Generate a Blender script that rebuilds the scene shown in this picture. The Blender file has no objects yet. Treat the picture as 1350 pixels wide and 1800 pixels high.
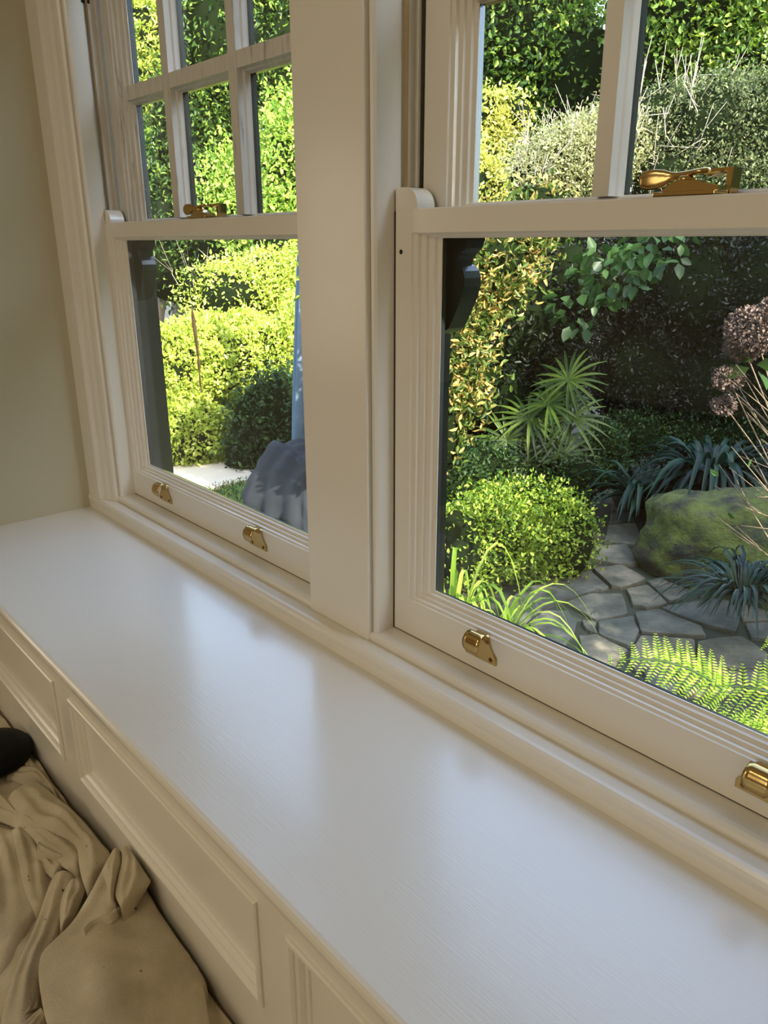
import bpy, bmesh, math, random, zlib, base64
import numpy as np
from mathutils import Vector, Matrix, noise

# ------------------------------------------------------------------ camera, sky, sun, lights, exposure
SC = bpy.context.scene
COL = SC.collection
SC.view_settings.view_transform = 'Standard'
SC.view_settings.look = 'None'
SC.view_settings.gamma = 1
SC.view_settings.use_curve_mapping = False
SC.view_settings.exposure = 0.5
SC.cycles.use_denoising = True
SC.cycles.max_bounces = 8
SC.cycles.transparent_max_bounces = 16
SC.cycles.sample_clamp_indirect = 6.0
SC.cycles.caustics_reflective = False
SC.cycles.caustics_refractive = False

cd = bpy.data.cameras.new('camera')
cam = bpy.data.objects.new('camera', cd)
COL.objects.link(cam)
cd.sensor_fit = 'VERTICAL'
cd.sensor_height = 36.0
cd.lens = 1368.0 / 1800.0 * 36.0
cd.clip_start = 0.02
cd.clip_end = 300
RGT, UPV, FWD = Vector((0.6650, 0.7468, -0.0017)), Vector((-0.2433, 0.2188, 0.9449)), Vector((-0.7060, 0.6280, -0.3273))
mw = Matrix((RGT, UPV, -FWD)).transposed().to_4x4()
mw.translation = Vector((0, -1, 0))
cam.matrix_world = mw
SC.camera = cam

W = bpy.data.worlds.new('sky')
SC.world = W
W.use_nodes = True
nt = W.node_tree
bg = nt.nodes['Background']
sky = nt.nodes.new('ShaderNodeTexSky')
sky.sky_type = 'NISHITA'
sky.sun_disc = False
sky.sun_elevation = math.radians(40)
sky.sun_rotation = math.radians(100)
sky.air_density = 1.0
sky.dust_density = 1.5
haze = nt.nodes.new('ShaderNodeHueSaturation')
haze.inputs['Saturation'].default_value = 0.85
nt.links.new(sky.outputs[0], haze.inputs['Color'])
nt.links.new(haze.outputs[0], bg.inputs['Color'])
bg.inputs['Strength'].default_value = 1.02

SUN_DIR = Vector((-0.86, 0.16, -0.55)).normalized()      # the way the light travels
sd = bpy.data.lights.new('sun', 'SUN')
sd.energy = 15.0
sd.angle = math.radians(0.6)
sd.color = (1.0, 0.93, 0.78)
so = bpy.data.objects.new('sun', sd)
COL.objects.link(so)
so.rotation_euler = SUN_DIR.to_track_quat('-Z', 'Y').to_euler()


def area(name, loc, target, sx, sy, power, color):
    d = bpy.data.lights.new(name, 'AREA')
    d.shape = 'RECTANGLE'
    d.size, d.size_y = sx, sy
    d.energy = power
    d.color = color
    o = bpy.data.objects.new(name, d)
    COL.objects.link(o)
    o.location = loc
    o.rotation_euler = (Vector(target) - Vector(loc)).to_track_quat('-Z', 'Y').to_euler()
    return o


area('assumed_far_light', (-4.85, -2.4, -0.1), (0, -2.2, -0.4), 1.7, 1.5, 15, (1.0, 0.90, 0.72))  # assumed light at the far left, added for sheen and brightness; no window there
area('back_fill_light', (-0.6, -4.4, 0.2), (-0.8, 0, -0.4), 1.8, 1.5, 15, (1.0, 0.89, 0.70))  # fill light added to brighten the room, no window behind it
area('overhead_fill_light', (-0.8, -2.3, 1.36), (-0.8, -2.3, 0), 0.6, 0.6, 8, (1.0, 0.86, 0.62))  # second added fill, overhead, without any lamp fitting

# ------------------------------------------------------------------ materials


def mat(name, color=(.8, .8, .8), rough=.5, metal=0.0, spec=.5, coat=0.0):
    m = bpy.data.materials.new(name)
    m.use_nodes = True
    b = m.node_tree.nodes['Principled BSDF']
    b.inputs['Base Color'].default_value = (*color, 1)
    b.inputs['Roughness'].default_value = rough
    b.inputs['Metallic'].default_value = metal
    b.inputs['Specular IOR Level'].default_value = spec
    b.inputs['Coat Weight'].default_value = coat
    return m


def N(m, t, **kw):
    n = m.node_tree.nodes.new(t)
    for k, v in kw.items():
        setattr(n, k, v)
    return n


def L(m, a, b):
    m.node_tree.links.new(a, b)


def bsdf(m):
    return m.node_tree.nodes['Principled BSDF']


def coords(m, scale):
    tc = N(m, 'ShaderNodeTexCoord')
    mp = N(m, 'ShaderNodeMapping')
    mp.inputs['Scale'].default_value = scale
    L(m, tc.outputs['Object'], mp.inputs['Vector'])
    return mp.outputs[0]


def noisy(m, scale=(1, 1, 1), s=5, detail=4, rough=.5):
    n = N(m, 'ShaderNodeTexNoise')
    n.inputs['Scale'].default_value = s
    n.inputs['Detail'].default_value = detail
    n.inputs['Roughness'].default_value = rough
    L(m, coords(m, scale), n.inputs['Vector'])
    return n


def ramp(m, fac, stops):
    r = N(m, 'ShaderNodeValToRGB')
    e = r.color_ramp.elements
    while len(e) < len(stops):
        e.new(0.5)
    for i, (p, c) in enumerate(stops):
        e[i].position = p
        e[i].color = (*c, 1)
    L(m, fac, r.inputs[0])
    return r.outputs[0]


def bump(m, height, strength=.1, dist=.01):
    b = N(m, 'ShaderNodeBump')
    b.inputs['Strength'].default_value = strength
    b.inputs['Distance'].default_value = dist
    L(m, height, b.inputs['Height'])
    L(m, b.outputs[0], bsdf(m).inputs['Normal'])


PAINT = (.80, .755, .66)
M_trim = mat('gloss_trim_paint', PAINT, .28, coat=.3)
bsdf(M_trim).inputs['Coat Roughness'].default_value = .2
bump(M_trim, noisy(M_trim, (1, 1, 1), 9, 3).outputs[0], .12, .01)
M_sashpaint = mat('sash_paint', PAINT, .24, coat=.5)
bsdf(M_sashpaint).inputs['Coat Roughness'].default_value = .12
bump(M_sashpaint, noisy(M_sashpaint, (1, 1, 1), 14, 3).outputs[0], .10, .01)
M_seat = mat('seat_gloss_paint', (.80, .765, .69), .22, coat=.6)
bsdf(M_seat).inputs['Coat Roughness'].default_value = .16
nn = noisy(M_seat, (2.5, 90, 1), 5, 4)
n2 = noisy(M_seat, (1, 1, 1), 7, 5, .6)
ad = N(M_seat, 'ShaderNodeMath', operation='MULTIPLY_ADD')
L(M_seat, nn.outputs[0], ad.inputs[0]); ad.inputs[1].default_value = .35; L(M_seat, n2.outputs[0], ad.inputs[2])
bump(M_seat, ad.outputs[0], .11, .008)
L(M_seat, ramp(M_seat, noisy(M_seat, (1, 1, 1), 3, 3).outputs[0], [(.2, (.20,) * 3), (.8, (.26,) * 3)]), bsdf(M_seat).inputs['Roughness'])
M_worn = mat('worn_sash_paint', (.62, .585, .52), .5)
L(M_worn, ramp(M_worn, noisy(M_worn, (30, 30, 3), 3, 6, .6).outputs[0], [(.30, (.36, .34, .30)), (.40, (.64, .61, .55)), (.7, (.72, .69, .62))]), bsdf(M_worn).inputs['Base Color'])
M_dark = mat('exterior_dark_paint', (.012, .017, .013), .25)
M_wall = mat('wall_paint', (.54, .49, .34), .75)
bump(M_wall, noisy(M_wall, (1, 1, 1), 60, 2).outputs[0], .05, .005)
M_room = mat('room_paint', (.70, .62, .48), .8)
M_ceil = mat('ceiling_paint', (.80, .77, .70), .8)
M_floor = mat('floor_boards', (.16, .09, .045), .4)
M_brick = mat('outside_wall', (.16, .09, .065), .9)
M_brass = mat('polished_brass', (.56, .39, .15), .16, 1.0)
bump(M_brass, noisy(M_brass, (1, 1, 1), 60, 2).outputs[0], .06, .002)
M_brassd = mat('tarnished_brass', (.20, .09, .03), .35, 1.0)
M_black = mat('black_plastic', (.003, .003, .003), .45, spec=.12)
M_hole = mat('dark_hole', (.01, .01, .01), .8)
M_cord = mat('sash_cord', (.42, .30, .16), .9)
M_gap = mat('dark_gap', (.05, .035, .02), .9)

M_glass = bpy.data.materials.new('window_glass')
M_glass.use_nodes = True
t = M_glass.node_tree
t.nodes.clear()
o_ = t.nodes.new('ShaderNodeOutputMaterial'); mx = t.nodes.new('ShaderNodeMixShader')
tr = t.nodes.new('ShaderNodeBsdfTransparent'); gl = t.nodes.new('ShaderNodeBsdfGlossy'); fr = t.nodes.new('ShaderNodeFresnel')
tr.inputs[0].default_value = (.97, .985, .975, 1)
gl.inputs['Roughness'].default_value = .02
fr.inputs[0].default_value = 1.45
ge = t.nodes.new('ShaderNodeNewGeometry'); ma = t.nodes.new('ShaderNodeMath')
ma.operation = 'MULTIPLY_ADD'; ma.inputs[1].default_value = 1 / 1.45 - 1.45; ma.inputs[2].default_value = 1.45      # the same glass seen from either face
t.links.new(ge.outputs['Backfacing'], ma.inputs[0]); t.links.new(ma.outputs[0], fr.inputs[0])
t.links.new(fr.outputs[0], mx.inputs[0]); t.links.new(tr.outputs[0], mx.inputs[1]); t.links.new(gl.outputs[0], mx.inputs[2])
t.links.new(mx.outputs[0], o_.inputs[0])

M_cloth = mat('canvas_cloth', (.46, .37, .24), .95, spec=.1)
L(M_cloth, ramp(M_cloth, noisy(M_cloth, (1, 1, 1), 7, 6, .65).outputs[0], [(.3, (.42, .35, .235)), (.62, (.58, .50, .36)), (.80, (.72, .68, .58))]), bsdf(M_cloth).inputs['Base Color'])
bump(M_cloth, noisy(M_cloth, (1, 1, 1), 260, 3).outputs[0], .45, .003)
spots = ramp(M_cloth, noisy(M_cloth, (1, 1, 1), 55, 2).outputs[0], [(.22, (.25, .2, .15)), (.27, (1, 1, 1))])
sm_ = N(M_cloth, 'ShaderNodeMix', data_type='RGBA', blend_type='MULTIPLY')
sm_.inputs[0].default_value = 1.0
L(M_cloth, bsdf(M_cloth).inputs['Base Color'].links[0].from_socket, sm_.inputs[6]); L(M_cloth, spots, sm_.inputs[7]); L(M_cloth, sm_.outputs[2], bsdf(M_cloth).inputs['Base Color'])


def leaf_mat(name, c0, c1, c2, transl=.35, rough=.4, spec=.4):
    """c0..c2: the span of leaf colours found on the one plant."""
    m = mat(name, c1, max(rough, .42), spec=spec * .55)
    at = N(m, 'ShaderNodeAttribute', attribute_name='tint')
    col = ramp(m, at.outputs['Fac'], [(0.0, c0), (.5, c1), (1.0, c2)])
    L(m, col, bsdf(m).inputs['Base Color'])
    out = m.node_tree.nodes['Material Output']
    ts = N(m, 'ShaderNodeBsdfTranslucent')
    hs = N(m, 'ShaderNodeHueSaturation')
    hs.inputs['Saturation'].default_value = 1.1
    hs.inputs['Value'].default_value = 1.5
    L(m, col, hs.inputs['Color']); L(m, hs.outputs[0], ts.inputs[0])
    mx = N(m, 'ShaderNodeMixShader')
    mx.inputs[0].default_value = transl
    L(m, bsdf(m).outputs[0], mx.inputs[1]); L(m, ts.outputs[0], mx.inputs[2]); L(m, mx.outputs[0], out.inputs[0])
    return m


LM = {
    'lime': leaf_mat('lime_leaves', (.14, .22, .03), (.40, .48, .07), (.66, .66, .22)),
    'sprig': leaf_mat('bright_green_leaves', (.06, .13, .02), (.22, .34, .05), (.50, .56, .12)),
    'mid': leaf_mat('mid_green_leaves', (.02, .05, .010), (.08, .15, .022), (.36, .44, .08)),
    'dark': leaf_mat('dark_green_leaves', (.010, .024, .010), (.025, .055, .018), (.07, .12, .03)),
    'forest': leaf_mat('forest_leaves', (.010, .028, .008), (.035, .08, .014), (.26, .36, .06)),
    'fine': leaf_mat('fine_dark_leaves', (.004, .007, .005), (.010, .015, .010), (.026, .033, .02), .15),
    'gold': leaf_mat('golden_leaves', (.14, .17, .03), (.38, .38, .08), (.60, .54, .18)),
    'grey': leaf_mat('grey_green_leaves', (.10, .12, .045), (.28, .29, .13), (.52, .50, .28)),
    'olive': leaf_mat('olive_leaves', (.025, .040, .018), (.075, .10, .038), (.30, .31, .14)),
    'red': leaf_mat('red_tipped_leaves', (.02, .045, .010), (.08, .12, .022), (.60, .38, .13), .3, .25),
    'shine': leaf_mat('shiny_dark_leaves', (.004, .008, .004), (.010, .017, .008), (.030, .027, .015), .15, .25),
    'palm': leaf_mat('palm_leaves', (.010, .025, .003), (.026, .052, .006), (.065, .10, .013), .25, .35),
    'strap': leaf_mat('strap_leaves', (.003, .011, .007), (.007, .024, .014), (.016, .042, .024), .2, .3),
    'fern': leaf_mat('fern_leaves', (.10, .20, .02), (.28, .40, .05), (.55, .60, .15), .5),
    'grass': leaf_mat('grass_leaves', (.06, .12, .015), (.17, .27, .03), (.38, .46, .09), .5),
    'big': leaf_mat('broad_leaves', (.012, .035, .010), (.025, .06, .016), (.045, .09, .025), .3),
    'dry': leaf_mat('dried_petals', (.045, .030, .026), (.10, .07, .06), (.20, .15, .13), .2, .8),
    'azalea': leaf_mat('azalea_leaves', (.03, .07, .010), (.12, .20, .022), (.40, .46, .07)),
}
M_core = mat('shade_core', (.006, .010, .004), 1.0, spec=.0)  # near-black: the shade deep inside crowns and hedges is put into this colour
M_bark = mat('bark', (.12, .09, .06), .9)
M_pale = mat('pale_twigs', (.34, .29, .22), .8)
M_stem = mat('brown_stems', (.13, .10, .065), .8)
M_soil = mat('garden_soil', (.035, .028, .018), .95)
L(M_soil, ramp(M_soil, noisy(M_soil, (1, 1, 1), 9, 5).outputs[0], [(.35, (.02, .018, .01)), (.7, (.06, .055, .03))]), bsdf(M_soil).inputs['Base Color'])
M_lawn = mat('lawn', (.05, .14, .03), .9)
L(M_lawn, ramp(M_lawn, noisy(M_lawn, (1, 1, 1), 30, 5).outputs[0], [(.35, (.03, .09, .02)), (.7, (.10, .20, .045))]), bsdf(M_lawn).inputs['Base Color'])
M_paving = mat('pale_paving', (.55, .47, .36), .9)
M_stone = mat('flagstone', (.2, .19, .17), .8)
at_ = N(M_stone, 'ShaderNodeAttribute', attribute_name='tint')
na = noisy(M_stone, (1, 1, 1), 6, 6, .65)
c1 = ramp(M_stone, na.outputs[0], [(.3, (.025, .030, .022)), (.5, (.085, .085, .065)), (.72, (.20, .18, .14))])
c2 = ramp(M_stone, at_.outputs['Fac'], [(0, (.65, .70, .72)), (1, (1.15, 1.05, .9))])
mm = N(M_stone, 'ShaderNodeMix', data_type='RGBA', blend_type='MULTIPLY')
mm.inputs[0].default_value = 1.0
L(M_stone, c1, mm.inputs[6]); L(M_stone, c2, mm.inputs[7]); L(M_stone, mm.outputs[2], bsdf(M_stone).inputs['Base Color'])
bump(M_stone, noisy(M_stone, (1, 1, 1), 12, 6, .65).outputs[0], .5, .03)
M_joint = mat('mossy_joint', (.022, .028, .014), .95)
M_rock = mat('mossy_rock', (.15, .14, .10), .95)
L(M_rock, ramp(M_rock, noisy(M_rock, (1, 1, 1.6), 4.5, 7, .62).outputs[0], [(.38, (.018, .018, .014)), (.47, (.055, .065, .016)), (.58, (.10, .125, .02)), (.72, (.07, .06, .045))]), bsdf(M_rock).inputs['Base Color'])
bump(M_rock, noisy(M_rock, (1, 1, 1), 30, 6, .65).outputs[0], .9, .04)
M_umb = mat('umbrella_fabric', (.10, .15, .21), .85, spec=.2)
M_cover = mat('cover_fabric', (.022, .025, .032), .8, spec=.2)
M_pole = mat('umbrella_pole_metal', (.5, .5, .5), .4, .6)
M_pot = mat('weathered_pot', (.10, .10, .09), .85)
M_podm = mat('dry_seed_pod', (.20, .11, .035), .7)

# ------------------------------------------------------------------ helpers


def tag(o, label=None, cat=None, group=None, kind=None):
    if label: o['label'] = label
    if cat: o['category'] = cat
    if group: o['group'] = group
    if kind: o['kind'] = kind
    return o


def empty(name, loc=(0, 0, 0), label=None, cat=None, group=None, kind=None):
    o = bpy.data.objects.new(name, None)
    COL.objects.link(o)
    o.location = loc
    return tag(o, label, cat, group, kind)


def link(name, me, mats, parent=None, smooth=False):
    for m in (mats if isinstance(mats, (list, tuple)) else [mats]):
        me.materials.append(m)
    if smooth:
        me.polygons.foreach_set('use_smooth', [True] * len(me.polygons))
    o = bpy.data.objects.new(name, me)
    COL.objects.link(o)
    if parent:
        o.parent = parent
        me.transform(Matrix.Translation(-Vector(parent_loc(parent))))
    return o


def parent_loc(p):
    v = Vector((0, 0, 0))
    while p:
        v += Vector(p.location)
        p = p.parent
    return v


def obj(name, bm, mats, parent=None, smooth=False, recalc=True):
    if recalc:
        bmesh.ops.recalc_face_normals(bm, faces=bm.faces)
    me = bpy.data.meshes.new(name)
    bm.to_mesh(me)
    bm.free()
    return link(name, me, mats, parent, smooth)


def box(bm, x0, x1, y0, y1, z0, z1, mi=0, bev=0):
    r = bmesh.ops.create_cube(bm, size=1)
    vs = r['verts']
    for v in vs:
        v.co = Vector((x0 + (v.co.x + .5) * (x1 - x0), y0 + (v.co.y + .5) * (y1 - y0), z0 + (v.co.z + .5) * (z1 - z0)))
    fs = list({f for v in vs for f in v.link_faces})
    for f in fs: f.material_index = mi
    if bev:
        es = list({e for v in vs for e in v.link_edges})
        bmesh.ops.bevel(bm, geom=es, offset=bev, segments=3, affect='EDGES', profile=.5)
    return bm


def boxo(name, b, m, parent=None, bev=0):
    bm = bmesh.new()
    box(bm, *b, bev=bev)
    return obj(name, bm, m, parent)


def prism(bm, pts, axis, a0, a1, mis=None, closed=True):
    """extrude a 2-D outline along an axis. pts in the other two axes in x,y,z order."""
    def mk(p, a):
        if axis == 'x': return (a, p[0], p[1])
        if axis == 'y': return (p[0], a, p[1])
        return (p[0], p[1], a)
    A = [bm.verts.new(mk(p, a0)) for p in pts]
    B = [bm.verts.new(mk(p, a1)) for p in pts]
    n = len(pts)
    for i in range(n if closed else n - 1):
        j = (i + 1) % n
        f = bm.faces.new((A[i], A[j], B[j], B[i]))
        if mis: f.material_index = mis[i]
    if closed:
        bm.faces.new(A); bm.faces.new(B[::-1])
    return bm


def ring(bm, x0, x1, z0, z1, prof):
    """mitred rectangular frame; prof = [(inset_l, inset_r, inset_b, inset_t, y, mat)...] closed loop."""
    loops = []
    for (l, r, b, t_, y, mi) in prof:
        loops.append([bm.verts.new(c) for c in ((x0 + l, y, z0 + b), (x1 - r, y, z0 + b), (x1 - r, y, z1 - t_), (x0 + l, y, z1 - t_))])
    n = len(loops)
    for i in range(n):
        A, B = loops[i], loops[(i + 1) % n]
        for k in range(4):
            f = bm.faces.new((A[k], A[(k + 1) % 4], B[(k + 1) % 4], B[k]))
            f.material_index = prof[i][5]
    return bm


def tube(bm, pts, radii, seg=8, cap=True):
    pts = [Vector(p) for p in pts]
    if not isinstance(radii, (list, tuple)): radii = [radii] * len(pts)
    rings = []
    up = Vector((0, 0, 1))
    for i, p in enumerate(pts):
        d = (pts[min(i + 1, len(pts) - 1)] - pts[max(i - 1, 0)]).normalized()
        a = d.cross(up)
        if a.length < .05: a = d.cross(Vector((0, 1, 0)))
        a.normalize()
        b = a.cross(d)
        rings.append([bm.verts.new(p + (a * math.cos(q) + b * math.sin(q)) * radii[i]) for q in [2 * math.pi * k / seg for k in range(seg)]])
    for A, B in zip(rings, rings[1:]):
        for k in range(seg):
            bm.faces.new((A[k], A[(k + 1) % seg], B[(k + 1) % seg], B[k]))
    if cap:
        bm.faces.new(rings[0][::-1]); bm.faces.new(rings[-1])
    return bm


def lathe(bm, prof, c, seg=32, axis=Vector((0, 0, 1)), cap=True):
    c = Vector(c)
    q = axis.normalized().to_track_quat('Z', 'Y')
    rings = []
    for (r, h) in prof:
        rings.append([bm.verts.new(c + q @ Vector((r * math.cos(2 * math.pi * k / seg), r * math.sin(2 * math.pi * k / seg), h))) for k in range(seg)])
    for A, B in zip(rings, rings[1:]):
        for k in range(seg):
            bm.faces.new((A[k], A[(k + 1) % seg], B[(k + 1) % seg], B[k]))
    if cap:
        bm.faces.new(rings[0][::-1]); bm.faces.new(rings[-1])
    return bm


def np_mesh(name, V, F, tint=None):
    """F: (n, k) faces of one size"""
    me = bpy.data.meshes.new(name)
    V = np.asarray(V, dtype=np.float32); F = np.asarray(F, dtype=np.int32)
    n, k = F.shape
    me.vertices.add(len(V)); me.vertices.foreach_set('co', V.ravel())
    me.loops.add(n * k); me.loops.foreach_set('vertex_index', F.ravel())
    me.polygons.add(n); me.polygons.foreach_set('loop_start', np.arange(0, n * k, k, dtype=np.int32))
    me.polygons.foreach_set('loop_total', np.full(n, k, dtype=np.int32))
    me.update(calc_edges=True)
    if tint is not None:
        a = me.attributes.new('tint', 'FLOAT', 'POINT')
        a.data.foreach_set('value', np.asarray(tint, dtype=np.float32))
    return me


def leaves(name, P, D, S, size, aspect, tint, m, parent, fold=.15):
    """one folded leaf at each point P, along D, its width along S."""
    n = len(P)
    D = D / np.linalg.norm(D, axis=1, keepdims=True)
    S = S - (S * D).sum(1, keepdims=True) * D
    S = S / (np.linalg.norm(S, axis=1, keepdims=True) + 1e-9)
    Nn = np.cross(D, S)
    Lg = size[:, None]; Wd = (size * aspect)[:, None] * .5
    V = np.empty((n, 6, 3))
    V[:, 0] = P
    V[:, 1] = P + D * Lg * .35 + S * Wd + Nn * Lg * fold
    V[:, 2] = P + D * Lg * .75 + S * Wd * .7 + Nn * Lg * fold * .6
    V[:, 3] = P + D * Lg - Nn * Lg * .08
    V[:, 4] = P + D * Lg * .75 - S * Wd * .7 + Nn * Lg * fold * .6
    V[:, 5] = P + D * Lg * .35 - S * Wd + Nn * Lg * fold
    b = (np.arange(n) * 6)[:, None]
    F = np.concatenate([b + np.array([[0, 1, 2, 3]]), b + np.array([[0, 3, 4, 5]])])
    me = np_mesh(name, V.reshape(-1, 3), F, np.repeat(tint, 6))
    return link(name, me, m, parent, True)


def blob_points(rng, blobs, n, lo=.82, hi=1.12, lump=.16):
    """points over a group of lumpy ellipsoids, with their outward directions"""
    A = np.array([b[3] * b[5] + b[4] * b[5] for b in blobs])
    idx = rng.choice(len(blobs), n, p=A / A.sum())
    u = rng.normal(size=(n, 3)); u /= np.linalg.norm(u, axis=1, keepdims=True)
    B = np.array(blobs)[idx]
    f = 1 + lump * (np.sin(u[:, 0] * 7 + idx * 2.1) * np.sin(u[:, 1] * 8 + idx) + .6 * np.sin(u[:, 2] * 13 + u[:, 0] * 9 + idx))
    r = (lo + (hi - lo) * rng.random(n) ** .7) * f
    return B[:, :3] + u * B[:, 3:6] * r[:, None], u


def plant(name, blobs, n, leaf, m, label, cat, seed, aspect=.5, group=None, droop=.0, trunk=None, core=.8, twigs=0, twig_mat=None, lump=.16, clump=0, boughs=0):
    rng = np.random.default_rng(seed)
    bx = sum(b[0] for b in blobs) / len(blobs); by = sum(b[1] for b in blobs) / len(blobs)
    root = empty(name, (bx, by, GROUND), label, cat, group)
    src = blobs
    if boughs:        # boughs: smaller masses of leaf standing out of each crown
        src = []
        for b in blobs:
            for k in range(boughs):
                u = rng.normal(size=3); u /= np.linalg.norm(u)
                s_ = rng.uniform(.28, .46)
                src.append((b[0] + u[0] * b[3] * .74, b[1] + u[1] * b[4] * .74, b[2] + u[2] * b[5] * .74, b[3] * s_, b[4] * s_, b[5] * s_ * .8))
        core = min(core, .80)
        P1, U1 = blob_points(rng, blobs, n // 2, lo=.74, hi=.98, lump=lump)
        P2, U2 = blob_points(rng, src, n - n // 2, lump=lump)
        P, U = np.concatenate([P1, P2]), np.concatenate([U1, U2])
        q = rng.permutation(n); P, U = P[q], U[q]
    else:
        P, U = blob_points(rng, blobs, n, lump=lump)
    if clump:      # gather the leaves into sprigs
        c = P[rng.integers(0, n, max(1, n // clump))]
        k = rng.integers(0, len(c), n)
        P = P * .25 + .75 * (c[k] + rng.normal(size=(n, 3)) * leaf * 1.6)
    keep = P[:, 2] > GROUND + .02
    P, U = P[keep], U[keep]; n = len(P)
    D = U * .7 + rng.normal(size=(n, 3)) * .75
    D[:, 2] += .25 - droop
    S = rng.normal(size=(n, 3)); S[:, 2] *= .45
    leaves('foliage', P, D, S, leaf * rng.uniform(.6, 1.3, n), aspect, np.clip(rng.normal(.5, .24, n), 0, 1), LM[m], root)
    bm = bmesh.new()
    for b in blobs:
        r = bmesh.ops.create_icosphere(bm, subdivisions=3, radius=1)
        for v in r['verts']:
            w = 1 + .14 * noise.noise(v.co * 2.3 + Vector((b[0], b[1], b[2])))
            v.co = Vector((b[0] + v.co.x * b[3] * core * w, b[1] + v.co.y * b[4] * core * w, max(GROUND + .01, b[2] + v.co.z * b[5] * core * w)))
    obj('shade_core', bm, M_core, root, True)  # solid dark lumps behind the leaves, painted as the crown's inner shade
    if trunk:
        bm = bmesh.new()
        for (p0, p1, r0) in trunk:
            a, b_ = Vector(p0), Vector(p1)
            pts = [a.lerp(b_, i / 5) + Vector((rng.normal() * .04, rng.normal() * .04, 0)) * (1 if 0 < i < 5 else 0) for i in range(6)]
            tube(bm, pts, [r0 * (1 - .12 * i) for i in range(6)], 8)
        obj('trunk', bm, M_bark, root, True)
    if twigs:
        bm = bmesh.new()
        for i in range(twigs):
            b = blobs[rng.integers(0, len(blobs))]
            u = rng.normal(size=3); u[2] = abs(u[2]) * 1.1; u /= np.linalg.norm(u)
            c0 = Vector((b[0] + u[0] * b[3] * .5, b[1] + u[1] * b[4] * .5, b[2] - b[5] * .4))
            c1 = Vector((b[0] + u[0] * b[3] * 1.25, b[1] + u[1] * b[4] * 1.25, b[2] + u[2] * b[5] * 1.3))
            mid = c0.lerp(c1, .5) + Vector(rng.normal(size=3) * .07)
            k = 1.0 if b[5] > .3 else .5
            tube(bm, [c0, mid, c1], [.008 * k, .005 * k, .002 * k], 5)
            for q in range(3):
                s_ = mid.lerp(c1, rng.random() * .8)
                e_ = s_ + (c1 - c0).normalized() * .18 + Vector(rng.normal(size=3) * .12)
                tube(bm, [s_, e_], [.0035 * k, .0014 * k], 4)
        obj('twigs', bm, twig_mat or M_pale, root, True)
    return root


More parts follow.
